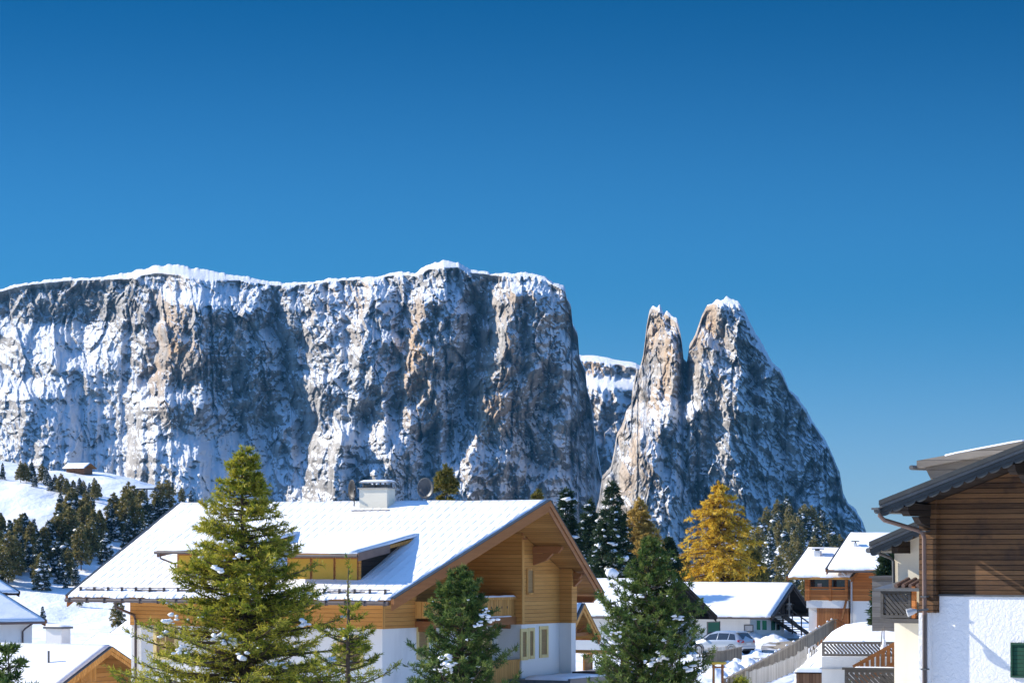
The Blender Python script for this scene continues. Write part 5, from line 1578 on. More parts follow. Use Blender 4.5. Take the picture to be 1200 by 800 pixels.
# ================================================================== the parked car
def car():
    n = NT("silver_paint", rough=0.28, spec=0.6); n.color((0.42, 0.44, 0.46)); n.b.inputs['Metallic'].default_value = 0.55
    n.b.inputs['Coat Weight'].default_value = 0.5; n.b.inputs['Coat Roughness'].default_value = 0.08
    paint = n.m
    glass = M_GLASS
    red = plain("tail_lamp_red", (0.5, 0.015, 0.02), rough=0.2, spec=0.6, var=0.05)
    tyre = plain("tyre", (0.02, 0.02, 0.02), rough=0.85)
    rim = plain("rim", (0.35, 0.35, 0.36), rough=0.3, metal=0.7)
    plate = plain("plate", (0.7, 0.7, 0.68), rough=0.5, var=0.03)
    p = at(877, 767, 198)
    # local: +X forward, Y left; rear bumper at X=0
    t = thing('parked_car', 'silver hatchback parked in the snow in front of the white building', 'car', (p.x, p.y, gz(p.x, p.y) + 0.02), R(141))
    # stations: x, floor z, belt z, roof z, half width low, half width belt, half width roof
    S = [(-0.02, 0.42, 0.80, 0.86, 0.62, 0.70, 0.62), (0.04, 0.32, 0.86, 0.98, 0.78, 0.82, 0.72), (0.22, 0.26, 0.93, 1.18, 0.84, 0.86, 0.66), (0.55, 0.24, 0.95, 1.42, 0.86, 0.87, 0.60),
         (0.9, 0.22, 0.95, 1.49, 0.87, 0.88, 0.58), (1.5, 0.22, 0.94, 1.53, 0.87, 0.88, 0.59), (2.2, 0.22, 0.92, 1.50, 0.87, 0.88, 0.58), (2.75, 0.22, 0.91, 1.32, 0.87, 0.87, 0.60),
         (3.15, 0.22, 0.91, 1.02, 0.86, 0.86, 0.66), (3.35, 0.22, 0.90, 0.935, 0.86, 0.84, 0.70), (3.8, 0.24, 0.83, 0.85, 0.82, 0.78, 0.66), (4.08, 0.28, 0.68, 0.72, 0.72, 0.68, 0.55), (4.16, 0.36, 0.52, 0.56, 0.60, 0.58, 0.5)]
    vs, fs = [], []
    def ring(s):
        x, z0, zb, zr, a, b, c = s
        zm = z0 + (zb - z0) * 0.5
        half = [(a * 0.9, z0), (a, z0 + 0.1), (max(a, b) + 0.015, zm), (b, zb), (c + (b - c) * 0.18, zb + (zr - zb) * 0.85), (c * 0.8, zr), (0, zr + 0.012)]
        return [(x, y, z) for y, z in half] + [(x, -y, z) for y, z in reversed(half[:-1])]
    n = len(ring(S[0]))
    for s in S: vs += ring(s)
    for i in range(len(S) - 1):
        for k in range(n): fs.append((i * n + k, i * n + (k + 1) % n, (i + 1) * n + (k + 1) % n, (i + 1) * n + k))
    fs.append(tuple(range(n))); fs.append(tuple(range((len(S) - 1) * n, len(S) * n)))
    body = MB().add(vs, fs).build('body', paint, t, smooth=True)
    # window band laid just outside the skin
    def pt_(x, kind, side):
        xs_ = [s[0] for s in S]
        f = lambda j: float(np.interp(x, xs_, [s[j] for s in S]))
        zb, zr, b, c = f(2), f(3), f(5), f(6)
        lo = 0.05; hi = 0.78
        fr = lo if kind == 'lo' else hi
        z = zb + (zr - zb) * fr; y = b + (c + (b - c) * 0.18 - b) * fr / 0.85
        return Vector((x, side * (y + 0.012), z))
    for sd_ in (1, -1):
        for (x0, x1, x0t, x1t) in ((0.42, 0.98, 0.62, 0.98), (1.05, 1.85, 1.05, 1.85), (1.93, 2.95, 1.93, 2.55)):
            m = MB(); m.prism([pt_(x0, 'lo', sd_), pt_(x1, 'lo', sd_), pt_(x1t, 'hi', sd_), pt_(x0t, 'hi', sd_)], (0, sd_ * 0.006, 0)); m.build('side_window', glass, t)
    m = MB(); m.prism([(0.09, 0.62, 0.985), (0.09, -0.62, 0.985), (0.43, -0.52, 1.38), (0.43, 0.52, 1.38)], (-0.03, 0, 0.02)); m.build('rear_window', glass, t)
    m = MB(); m.prism([(3.28, 0.66, 0.95), (3.28, -0.66, 0.95), (2.62, -0.52, 1.42), (2.62, 0.52, 1.42)], (0.02, 0, 0.03)); m.build('windscreen', glass, t)
    m = MB(); m.prism([(0.40, 0.55, 1.42), (0.40, -0.55, 1.42), (0.62, -0.56, 1.47), (0.62, 0.56, 1.47)], (0, 0, 0.03)); m.build('spoiler', paint, t)
    for sd_ in (1, -1):
        m = MB(); m.prism([(-0.01, sd_ * 0.50, 0.80), (0.0, sd_ * 0.76, 0.78), (0.24, sd_ * 0.895, 0.84), (0.26, sd_ * 0.885, 0.96), (0.06, sd_ * 0.78, 0.97), (0.0, sd_ * 0.55, 0.93)], (-0.03, sd_ * 0.012, 0)); m.build('tail_light', red, t)
    m = MB(); m.prism([(-0.06, 0.74, 0.36), (-0.06, -0.74, 0.36), (-0.06, -0.78, 0.58), (-0.06, 0.78, 0.58)], (0.12, 0, 0)); m.build('rear_bumper', paint, t, bevel=0.03)
    m = MB(); m.box(-0.07, -0.0, -0.6, 0.6, 0.28, 0.40); m.build('bumper_skirt', tyre, t)
    m = MB(); m.box(-0.045, -0.01, -0.26, 0.26, 0.66, 0.77); m.build('number_plate', plate, t)
    for sd_ in (1, -1):
        m = MB(); m.box(2.72, 2.86, sd_ * 0.90, sd_ * 1.06, 0.93, 1.06) if sd_ > 0 else m.box(2.72, 2.86, -1.06, -0.90, 0.93, 1.06); m.build('wing_mirror', paint, t, bevel=0.02)
    for x in (0.72, 3.28):
        for sd_ in (1, -1):
            m = MB(); m.tube([(x, sd_ * 0.70, 0.31), (x, sd_ * 0.895, 0.31)], 0.31, 20); wh = m.build('wheel', tyre, t)
            m = MB(); m.tube([(x, sd_ * 0.89, 0.31), (x, sd_ * 0.905, 0.31)], 0.2, 14); m.build('rim', rim, wh)
            m = MB(); arch = [(x + 0.38 * math.cos(a_), sd_ * 0.885, 0.31 + 0.38 * math.sin(a_)) for a_ in np.linspace(0, math.pi, 11)]
            m.tube(arch, 0.025, 5); m.build('wheel_arch', tyre, t)
    return t
car()

# ================================================================== far little things
# mountain hut on the meadow crest
p = at(93, 549, 712)
t = thing('hut', 'tiny timber hut with a snowy roof on the crest of the left meadow', 'hut', (p.x, p.y, p.z - 1.0), R(-30))
m = MB(); m.box(-3.2, 3.2, -2, 2, -2, 1.4); m.build('wall', M_BROWNV, t)
gable_roof(t, -4, 4, -4, 4, -2.8, 0, 2.8, 1.3, 2.7, th=0.15, snow_th=0.3, seed=81, barge=0.2)
t.scale = (0.8, 0.8, 0.8)
# lift pylon
p = at(172, 574, 640)
t = thing('lift_pylon', 'thin ski-lift pylon with a crossarm among the hillside trees', 'pylon', (p.x, p.y, gz(p.x, p.y)), R(-20))
h = p.z - gz(p.x, p.y) + 0.4
m = MB(); m.tube([(0, 0, -1), (0, 0, h)], [0.3, 0.18], 8); m.build('mast', M_GREYM, t)
m = MB(); m.box(-2.4, 2.4, -0.15, 0.15, h - 0.3, h); m.box(-2.5, -2.1, -0.8, 0.8, h - 0.7, h - 0.3); m.box(2.1, 2.5, -0.8, 0.8, h - 0.7, h - 0.3); m.build('crossarm', M_GREYM, t)
# cable car cabin and a little hut beyond the golden larch
p = at(868, 661, 360)
t = thing('cable_car_cabin', 'small white cable car cabin hanging in front of the golden larch', 'cable car', p, R(-20))
m = MB(); m.prism([(-0.95, -0.6, -0.4), (-0.75, -0.6, -0.75), (0.75, -0.6, -0.75), (0.95, -0.6, -0.4), (0.9, -0.6, 0.35), (0.6, -0.6, 0.6), (-0.6, -0.6, 0.6), (-0.9, -0.6, 0.35)], (0, 1.2, 0)); m.build('cabin', M_WHITE, t, bevel=0.05)
for x0, x1 in ((-0.75, -0.05), (0.05, 0.75)):
    m = MB(); m.box(x0, x1, -0.63, -0.601, -0.25, 0.3); m.build('window', M_GLASS, t)
m = MB(); m.tube([(0, 0, 0.6), (0, 0, 1.6), (0.5, 0, 2.0)], 0.05, 6); m.build('hanger', M_GREYM, t)
p = at(888, 682, 330)
t = thing('hut', 'little wooden hut between the golden larch and the garage ridge', 'hut', (p.x, p.y, gz(p.x, p.y)), R(-15))
zz = at(888, 671, 330).z - gz(p.x, p.y)
m = MB(); m.box(-0.55, 0.55, -0.5, 0.9, -0.3, zz); m.build('wall', M_BROWNV, t)
m = MB(); m.box(-0.65, 0.65, -0.62, 1.0, zz, zz + 0.1); m.build('roof', M_DARKW, t)
p = at(877, 683, 325)
t = thing('utility_pole', 'thin pale pole left of the little wooden hut', 'pole', (p.x, p.y, gz(p.x, p.y)), 0)
zz = at(877, 662, 325).z - gz(p.x, p.y)
m = MB(); m.tube([(0, 0, -0.5), (0, 0, zz)], 0.06, 6); m.build('shaft', M_GREYW, t)
m = MB(); m.box(-0.25, 0.25, -0.04, 0.04, zz - 0.3, zz - 0.22); m.build('crossbar', M_GREYW, t)
# ================================================================== trees
def leaf_mat(name, cols, trans=0.25, rough=0.6):
    n = NT(name, rough=rough, spec=0.15)
    a = n.n("Attribute", attribute_name="tint").outputs['Fac']
    k = len(cols)
    c = n.ramp(a, [(i / (k - 1), cols[i]) for i in range(k)])
    n.color(c)
    tr = n.n("BsdfTranslucent"); n.l(c, tr.inputs['Color'])
    mx = n.n("MixShader"); mx.inputs[0].default_value = trans
    n.l(n.b.outputs[0], mx.inputs[1]); n.l(tr.outputs[0], mx.inputs[2])
    n.l(mx.outputs[0], n.t.nodes["Material Output"].inputs['Surface'])
    return n.m


M_BARK = plain("bark", (0.10, 0.07, 0.05), rough=0.9, var=0.35, scale=5, bump=0.6)
L_LARCHG = leaf_mat("yellow_green_needles", [(0.05, 0.095, 0.012), (0.18, 0.225, 0.022), (0.36, 0.345, 0.035), (0.50, 0.43, 0.06)], 0.3)
L_PINE = leaf_mat("pine_needles", [(0.016, 0.045, 0.014), (0.05, 0.10, 0.024), (0.11, 0.17, 0.035), (0.19, 0.23, 0.055)], 0.2)
L_SPRUCE = leaf_mat("spruce_needles", [(0.014, 0.034, 0.018), (0.032, 0.06, 0.026), (0.065, 0.09, 0.035)], 0.15)
L_GOLD = leaf_mat("golden_needles", [(0.36, 0.20, 0.016), (0.64, 0.40, 0.03), (0.76, 0.53, 0.05), (0.78, 0.60, 0.13)], 0.35)
L_TAN = leaf_mat("tan_needles", [(0.30, 0.19, 0.04), (0.52, 0.35, 0.08), (0.62, 0.45, 0.14)], 0.3)
L_BROWNG = leaf_mat("brown_green_needles", [(0.055, 0.065, 0.016), (0.14, 0.14, 0.03), (0.25, 0.20, 0.045), (0.36, 0.26, 0.06)], 0.25)
L_FARS = leaf_mat('frosted_spruce_needles', [(0.025, 0.045, 0.03), (0.06, 0.085, 0.055), (0.13, 0.15, 0.11)], 0.15)
L_FARL = leaf_mat('olive_needles', [(0.06, 0.075, 0.025), (0.17, 0.165, 0.05), (0.29, 0.235, 0.08), (0.38, 0.29, 0.11)], 0.25)
L_BUSH = leaf_mat("bush_leaves", [(0.03, 0.06, 0.015), (0.07, 0.11, 0.03), (0.12, 0.16, 0.05)], 0.25)
L_TWIG = leaf_mat("bare_twigs", [(0.10, 0.055, 0.035), (0.20, 0.12, 0.08), (0.28, 0.19, 0.13)], 0.0)


def norm(v): return v / np.maximum(np.linalg.norm(v, axis=-1, keepdims=True), 1e-9)


def blades(P, Dv, L, Wd, rg, tint):
    """one slim triangle-pair blade per row: base P, direction Dv, length L, width Wd"""
    n = len(P)
    rnd = rg.normal(size=(n, 3)); s = norm(np.cross(Dv, rnd))
    a = P - s * (Wd * 0.25)[:, None]; b = P + Dv * (L * 0.45)[:, None] + s * (Wd * 0.55)[:, None]
    c = P + Dv * L[:, None]; d = P + Dv * (L * 0.4)[:, None] - s * (Wd * 0.5)[:, None]
    V = np.stack([a, b, c, d], 1).reshape(-1, 3)
    F = np.arange(4 * n).reshape(n, 4)
    return V, F, np.repeat(tint, 4)


_ico = None
def blobs(P, r, rg, flat=0.55):
    """lumpy little clods of snow"""
    lat = [(-0.8, 6), (0.0, 7), (0.75, 6)]
    base = [(0, 0, -1)]
    for z, k in lat: base += [(math.sqrt(1 - z * z) * math.cos(2 * math.pi * i / 7), math.sqrt(1 - z * z) * math.sin(2 * math.pi * i / 7), z) for i in range(7)]
    base.append((0, 0, 1)); base = np.array(base)
    F = []
    for i in range(7):
        j = (i + 1) % 7
        F += [(0, 1 + j, 1 + i, 1 + i), (1 + i, 1 + j, 8 + j, 8 + i), (8 + i, 8 + j, 15 + j, 15 + i), (15 + i, 15 + j, 22, 22)]
    F = np.array(F)
    n = len(P)
    V = base[None] * (1 + rg.uniform(-0.3, 0.35, size=(n, len(base), 1)))
    V = V * r[:, None, None] * np.stack([rg.uniform(0.8, 1.7, n), rg.uniform(0.8, 1.5, n), rg.uniform(flat * 0.7, flat * 1.4, n)], 1)[:, None, :]
    th = rg.uniform(0, 6.28, n); cs, sn = np.cos(th)[:, None], np.sin(th)[:, None]
    x = V[..., 0] * cs - V[..., 1] * sn; y = V[..., 0] * sn + V[..., 1] * cs
    V = np.stack([x, y, V[..., 2]], -1) + P[:, None, :]
    FF = (F[None] + (np.arange(n) * len(base))[:, None, None]).reshape(-1, 4)
    return V.reshape(-1, 3), FF


def clods(pts, rg, k=7):
    P = np.repeat(np.array([p[:3] for p in pts], float), k, 0); r = np.repeat(np.array([p[3] for p in pts], float), k)
    P = P + rg.normal(0, 1, P.shape) * r[:, None] * np.array([0.75, 0.6, 0.45])
    return blobs(P, r * rg.uniform(0.25, 0.6, len(r)), rg, 0.55)


def sticks(A, B, ra, rb, k=5):
    """tapered k-sided sticks from A to B"""
    n = len(A); d = norm(B - A)
    ref = np.where(np.abs(d[:, 2:3]) < 0.9, np.array([[0, 0, 1.0]]), np.array([[1.0, 0, 0]]))
    s = norm(np.cross(d, ref)); t = np.cross(d, s)
    an = 2 * np.pi * np.arange(k) / k
    ring = np.cos(an)[None, :, None] * s[:, None] + np.sin(an)[None, :, None] * t[:, None]
    V = np.concatenate([A[:, None] + ring * ra[:, None, None], B[:, None] + ring * rb[:, None, None]], 1)
    F = np.array([(i, (i + 1) % k, k + (i + 1) % k, k + i) for i in range(k)])
    return V.reshape(-1, 3), (F[None] + (np.arange(n) * 2 * k)[:, None, None]).reshape(-1, 4)


def join(parts):
    V = []; F = []; b = 0
    for v, f in parts: V.append(v); F.append(f + b); b += len(v)
    return np.vstack(V), np.vstack(F)


class Conifer:
    """tapered trunk, whorled limbs with side twigs, needle blades on every twig, clods of snow on the limbs"""
    def __init__(s, seed, H, z0, rad, nb, ns, nk, blade, width, rise=0.1, droop=0.3, tip_up=0.0, twig=0.35, brush=False, snow_n=60, snow_r=0.06,
                 irregular=0.25, trunk_r=None, top_gap=0.0, tint_bias=0.0, hang=0.0, az_bias=None, clump=0.25):
        rg = np.random.default_rng(seed)
        u = np.sort(rg.uniform(0, 1, nb) ** 0.85)                        # 0 top .. 1 bottom
        zb = H - top_gap - (H - top_gap - z0) * u
        az = rg.uniform(0, 2 * np.pi, nb) if True else 0
        az = (np.arange(nb) * 2.39996 + rg.normal(0, 0.5, nb)) % (2 * np.pi)
        Lb = rad(u) * np.clip(1 + rg.normal(0, irregular, nb), 0.35, 1.5)
        hor = np.stack([np.cos(az), np.sin(az), np.zeros(nb)], 1)
        wob = rg.normal(0, 0.12, nb)
        def pos(t):
            """t (nb,k) along limbs -> points"""
            l = Lb[:, None] * t
            z = zb[:, None] + l * (rise + wob)[:, None] - droop * (l ** 2) / np.maximum(Lb[:, None], 0.2) * 0.9 + tip_up * Lb[:, None] * t ** 3
            bend = 0.12 * l * np.sin(az * 3)[:, None] * t
            side = np.stack([-np.sin(az), np.cos(az)], 1)
            return np.stack([hor[:, 0:1] * l + side[:, 0:1] * bend, hor[:, 1:2] * l + side[:, 1:2] * bend, z], -1)
        # wood
        tr = trunk_r or H * 0.016
        zt = np.linspace(-0.4, H - top_gap * 0.2, 14)
        wx = np.cumsum(rg.normal(0, H * 0.0016, 14)); wx -= wx[0]
        C = np.stack([wx, wx * 0.5, zt], 1)
        rr = tr * (1 - np.linspace(0, 1, 14)) ** 0.8 + 0.008
        s.wood = join([sticks(C[:-1], C[1:], rr[:-1], rr[1:], 8)])
        tk = np.linspace(0.0, 0.94, 5)[None, :] * np.ones((nb, 1))
        Q = pos(tk)
        bw = (0.012 + 0.016 * Lb)
        limb = []
        for i in range(4):
            limb.append(sticks(Q[:, i], Q[:, i + 1], bw * (1 - i / 4.6), bw * (1 - (i + 1) / 4.6), 4))
        s.limbs = join(limb)
        # twigs
        k = ns
        t = (np.arange(k)[None, :] + rg.uniform(0, 1, (nb, k))) / k
        t = 0.12 + 0.88 * t ** 0.8
        keep = (rg.uniform(0, 1, (nb, k)) < np.clip(Lb[:, None] / np.median(Lb) * 1.05, 0.35, 1))
        B0 = pos(t); B1 = pos(np.clip(t + 0.05, 0, 1.05)); dr = norm(B1 - B0)
        side = np.stack([-np.sin(az), np.cos(az), np.zeros(nb)], 1)[:, None, :] * np.ones((1, k, 1))
        sg = np.where(rg.uniform(0, 1, (nb, k)) < 0.5, -1.0, 1.0)[..., None]
        ang = rg.uniform(0.35, 0.95, (nb, k))[..., None]
        upv = np.array([0, 0, 1.0])
        td = norm(dr * ang + side * sg * (1.1 - ang * 0.6) + upv * (rg.normal(0.10 - hang, 0.22, (nb, k))[..., None]))
        tl = twig * (0.35 + 0.65 * np.minimum(Lb, np.median(Lb) * 1.5) / np.median(Lb))[:, None] * (1.05 - 0.55 * t) * rg.uniform(0.6, 1.3, (nb, k))
        B0 = B0[keep]; td = td[keep]; tl = tl[keep]
        # the limb tip itself carries needles too
        tip0 = pos(np.full((nb, 1), 0.86))[:, 0]; tipd = norm(pos(np.full((nb, 1), 1.0))[:, 0] - tip0)
        B0 = np.vstack([B0, tip0]); td = np.vstack([td, tipd]); tl = np.concatenate([tl, Lb * 0.16 + 0.08])
        # leader twigs
        nl = 10
        lz = np.linspace(H - max(top_gap, H * 0.05), H, nl)
        B0 = np.vstack([B0, np.stack([np.full(nl, wx[-1]), np.full(nl, wx[-1] * 0.5), lz], 1)])
        td = np.vstack([td, norm(np.stack([rg.normal(0, .5, nl), rg.normal(0, .5, nl), np.full(nl, 0.8)], 1))]); tl = np.concatenate([tl, np.full(nl, max(0.08, twig * 0.3))])
        m = len(B0)
        s.twigs = sticks(B0, B0 + td * tl[:, None], np.full(m, 0.007), np.full(m, 0.003), 3)
        # needles
        kk = nk
        f = rg.uniform(0.5 if brush else 0.08, 1.0, (m, kk))
        P = B0[:, None] + td[:, None] * (tl[:, None] * f)[..., None]
        spread = rg.normal(0, 0.75 if brush else 0.55, (m, kk, 3))
        nd = norm(td[:, None] * (0.7 if brush else 0.85) + spread + upv * (0.25 if brush else 0.05))
        bl = blade * rg.uniform(0.6, 1.25, (m, kk)); bwid = width * rg.uniform(0.7, 1.3, (m, kk))
        tw_t = np.clip(rg.normal(0.45 + tint_bias, clump, m), 0, 1)[:, None] + 0.25 * (f - 0.5)
        tint = np.clip(tw_t + rg.normal(0, 0.10, (m, kk)), 0, 1)
        s.leaf = blades(P.reshape(-1, 3), nd.reshape(-1, 3), bl.ravel(), bwid.ravel(), rg, tint.ravel())
        # snow
        s.snow = None
        if snow_n:
            i = rg.integers(0, m - nl - nb, snow_n); q = B0[i] + td[i] * (tl[i] * rg.uniform(0.1, 0.8, snow_n))[:, None] + np.array([0, 0, snow_r * 0.5])
            r_ = snow_r * rg.lognormal(0, 0.45, snow_n)
            s.snow = blobs(q, r_, rg)
        s.rg = rg


def plant_tree(name, label, con, mat, loc, group=None, cat='tree', rz=0.0, snow_extra=None):
    t = thing(name, label, cat, loc, rz, group)
    V, F = join([con.wood]); mesh_np('trunk', V, F, M_BARK, t, smooth=True)
    V, F, tn = con.leaf
    cr = mesh_np('crown', V, F, mat, t, attr={'tint': tn})
    V, F = join([con.limbs, con.twigs]); mesh_np('limbs', V, F, M_BARK, cr)
    if con.snow is not None or snow_extra is not None:
        parts = ([con.snow] if con.snow is not None else []) + ([snow_extra] if snow_extra is not None else [])
        V, F = join(parts); sn = mesh_np('snow', V, F, M_SNOW_SMALL, cr, smooth=True); sn['kind'] = 'stuff'
    return t


def tree_at(px, top_y, d, gnd=None):
    p = at(px, top_y, d)
    g = gnd if gnd is not None else gz(p.x, p.y)
    return Vector((p.x, p.y, g)), p.z - g


# the tall yellow-green conifer in front of the chalet
loc, H = tree_at(287, 527, 80, GROUND)
def rad_front(u):
    return np.interp(u, [0, 0.06, 0.21, 0.33, 0.44, 0.555, 0.67, 0.8, 1.0], [0.08, 0.32, 0.80, 1.18, 1.50, 1.78, 2.2, 2.5, 2.7])
rg_ = np.random.default_rng(5)
con = Conifer(101, H, 1.5, rad_front, 380, 20, 17, 0.14, 0.024, rise=0.16, droop=0.26, tip_up=0.24, twig=0.50, snow_n=320, snow_r=0.03, irregular=0.2, hang=0.02, clump=0.26, tint_bias=0.15)
big = clods([(0.05, -1.6, H - 2.75, 0.13), (-0.5, -1.75, H - 3.05, 0.14), (-1.75, -1.1, H - 4.35, 0.15), (-1.95, -1.0, H - 4.75, 0.14), (-0.45, -1.5, H - 4.75, 0.20), (-0.35, -1.55, H - 4.9, 0.16),
             (1.6, -1.6, H - 4.5, 0.12), (0.1, -2.0, H - 5.3, 0.15), (-1.4, -1.8, H - 5.2, 0.14), (1.0, -1.9, H - 5.5, 0.13), (2.2, -1.2, H - 5.4, 0.13)], rg_)
plant_tree('larch_tree', 'tall yellow-green conifer standing in front of the big chalet', con, L_LARCHG, loc, snow_extra=big)

# young spruce with a long bare leader
loc, H = tree_at(409, 655, 77, GROUND)
con = Conifer(103, H, 1.2, lambda u: np.interp(u, [0, 0.1, 0.35, 0.6, 1], [0.22, 0.36, 0.72, 0.95, 1.1]), 60, 12, 14, 0.13, 0.022, rise=0.15, droop=0.15, tip_up=0.3, twig=0.30,
              snow_n=50, snow_r=0.025, top_gap=1.15, irregular=0.3)
plant_tree('young_spruce', 'slender young spruce with a long bare leader, right beside the tall yellow-green conifer', con, L_LARCHG, loc)

# two dense pines
def pine(px, top, d, seed, radf, nb, label, gnd, snow_big, rzz=0):
    loc, H = tree_at(px, top, d, gnd)
    con = Conifer(seed, H, 0.3, radf, int(nb * 1.15), 14, 17, 0.17, 0.028, rise=0.30, droop=0.10, tip_up=0.24, twig=0.40, brush=True, snow_n=170, snow_r=0.03, irregular=0.26, clump=0.3, tint_bias=0.06)
    ex = clods([(x, y, H + z, r) for x, y, z, r in snow_big], con.rg)
    return plant_tree('pine_tree', label, con, L_PINE, loc, snow_extra=ex)
pine(539, 668, 95, 111, lambda u: np.interp(u, [0, 0.07, 0.2, 0.45, 0.7, 1], [0.08, 0.32, 0.66, 1.0, 1.28, 1.4]), 210, 'dense dark pine in front of the chalet gable', GROUND,
     [(-0.45, -1.3, -2.75, 0.17), (-0.35, -1.35, -2.85, 0.15), (-0.62, -1.25, -3.0, 0.14), (0.55, -1.2, -1.65, 0.10), (0.75, -0.9, -1.4, 0.11), (0.9, -0.8, -1.5, 0.12), (0.85, -0.9, -1.25, 0.09), (-0.3, -1.2, -3.1, 0.10), (0.3, -1.2, -2.1, 0.08)])
pine(762, 634, 105, 112, lambda u: np.interp(u, [0, 0.06, 0.18, 0.4, 0.7, 1], [0.08, 0.32, 0.76, 1.22, 1.70, 1.85]), 300, 'broad dark pine in front of the house with the green door', GROUND,
     [(0.2, -1.6, -3.9, 0.18), (-0.15, -1.7, -4.1, 0.16), (0.9, -1.3, -2.6, 0.13), (0.75, -1.35, -2.5, 0.10), (-1.2, -1.3, -3.1, 0.14), (-1.3, -1.2, -3.4, 0.13), (1.5, -1.0, -3.9, 0.14), (0.4, -1.5, -3.3, 0.10), (1.2, -1.3, -4.3, 0.16), (-0.4, -1.2, -1.8, 0.09)])
pine(9, 764, 66, 113, lambda u: np.interp(u, [0, 0.1, 0.4, 1], [0.18, 0.34, 0.7, 1.1]), 120, 'tip of a dark pine at the lower left corner', GROUND - 1.5, [(0.1, -0.4, -0.9, 0.06)])

# spruces and larches behind the roofs
def back_tree(kind, px, top, d, wpx, label, seed, name, snow_n=420, gnd=None):
    loc, H = tree_at(px, top, d, gnd)
    rw = wpx / F_PX * d
    if kind == 'spruce':
        con = Conifer(seed, H, 1.0, lambda u: rw * (0.08 + 0.92 * u ** 0.8), 230, 11, 11, 0.42, 0.10, rise=0.0, droop=0.32, tip_up=0.12, twig=0.75, snow_n=snow_n, snow_r=0.13, irregular=0.30, hang=0.15)
        return plant_tree(name, label, con, L_SPRUCE, loc)
    col = {'gold': L_GOLD, 'tan': L_TAN, 'brown': L_BROWNG}[kind]
    con = Conifer(seed, H, 1.0, lambda u: rw * np.interp(u, [0, 0.08, 0.3, 0.55, 0.8, 1], [0.12, 0.30, 0.62, 0.92, 1.0, 0.95]), 330, 14, 15, 0.32, 0.075, rise=0.15, droop=0.42, tip_up=0.05, twig=0.75,
                  snow_n=snow_n, snow_r=0.07, irregular=0.46, hang=0.55, clump=0.28)
    return plant_tree(name, label, con, col, loc)
back_tree('spruce', 664, 576, 262, 27, 'dark snow-dusted spruce just right of the chalet roof ridge, leftmost of three', 121, 'spruce_tree')
back_tree('spruce', 691, 588, 275, 22, 'shorter dark spruce between two taller ones, right of the chalet gable', 122, 'spruce_tree')
back_tree('spruce', 718, 568, 258, 30, 'tall dark spruce beside the pale tan larch, tallest of three', 123, 'spruce_tree')
back_tree('brown', 523, 547, 215, 26, 'green conifer tip rising behind the chalet ridge near the pale dish', 124, 'conifer_tree', 60)
back_tree('brown', 630, 577, 240, 9, 'tiny conifer tip behind the upper end of the chalet ridge', 125, 'conifer_tree', 10)
back_tree('tan', 750, 586, 285, 27, 'pale tan autumn larch behind the broad dark pine', 126, 'larch_tree', 40)
back_tree('gold', 843, 567, 300, 47, 'big golden autumn larch behind the low white houses', 127, 'larch_tree', 110)
back_tree('spruce', 783, 632, 290, 20, 'low dark spruce between the tan larch and the golden larch', 128, 'spruce_tree', 60)
back_tree('brown', 880, 640, 330, 20, 'olive larch at the right foot of the golden larch', 129, 'larch_tree', 40)
back_tree('brown', 802, 652, 310, 14, 'small olive conifer left of the golden larch, above the snowy roof', 130, 'conifer_tree', 20)
back_tree('spruce', 1043, 640, 168, 15, 'dark conifer behind the white rear wing, left of its wall', 131, 'conifer_tree', 40)

# shrubs
def shrub(px, py, d, r, label, seed, mat=None, n=260, name='shrub', bare=False, h=1.0, narrow=1.0):
    rg = np.random.default_rng(seed)
    p = at(px, py, d)
    t = thing(name, label, 'shrub', p, 0)
    m = n
    az = rg.uniform(0, 6.283, m); el = rg.uniform(0.1, 1.5, m)
    D = np.stack([np.cos(az) * np.cos(el), np.sin(az) * np.cos(el), np.sin(el) * h], 1) * np.array([narrow, narrow, 1.0])
    L = r * rg.uniform(0.5, 1.1, m)
    A = D * (L * 0.15)[:, None]; B = D * L[:, None]
    V, F = sticks(A * 0, B * 0.85, np.full(m, 0.012 if not bare else 0.014), np.full(m, 0.004), 4)
    st = mesh_np('stems', V, F, M_BARK if not bare else L_TWIG, t, attr={'tint': np.full(len(V), 0.5)})
    k = 12; rb_ = min(r, 0.6)
    f = rg.uniform(0.35, 1, (m, k))
    P = (B[:, None] * f[..., None] + rg.normal(0, r * 0.05, (m, k, 3))).reshape(-1, 3)
    nd = norm(D[:, None] * 0.6 + rg.normal(0, 0.7, (m, k, 3))).reshape(-1, 3)
    V, F, tn = blades(P, nd, rg.uniform(0.6, 1.2, m * k) * rb_ * (0.16 if not bare else 0.3), rg.uniform(0.7, 1.2, m * k) * rb_ * (0.07 if not bare else 0.02), rg, np.clip(rg.normal(0.5, 0.25, m * k), 0, 1))
    mesh_np('foliage' if not bare else 'twigs', V, F, mat or L_BUSH, t, attr={'tint': tn})
    q = B[rg.integers(0, m, 8)]
    V, F = blobs(q, np.full(8, rb_ * 0.09), rg); sn = mesh_np('snow', V, F, M_SNOW_SMALL, t, smooth=True); sn['kind'] = 'stuff'
    return t
shrub(1021, 731, 218, 1.35, 'round green bush behind the upper end of the long fence, by the grey shed', 141, narrow=0.75)
shrub(1003, 886, 99.3, 2.75, 'small green plant at the lower end of the stair railing', 142, narrow=0.10)
shrub(979, 878, 102, 2.3, 'snow-dusted green bush at the foot of the white terrace wall', 143, narrow=0.18)
shrub(112, 868, 128, 2.6, 'bare brown twiggy shrub in front of the bright wooden gable', 145, mat=L_TWIG, bare=True, narrow=0.4)
shrub(868, 806, 145, 0.6, 'yellow-green bush at the lower end of the long fence', 146, mat=L_LARCHG)
shrub(722, 742, 240, 3.0, 'reddish bare bush below the three dark spruces', 147, mat=L_TWIG, bare=True, n=260, narrow=0.35)

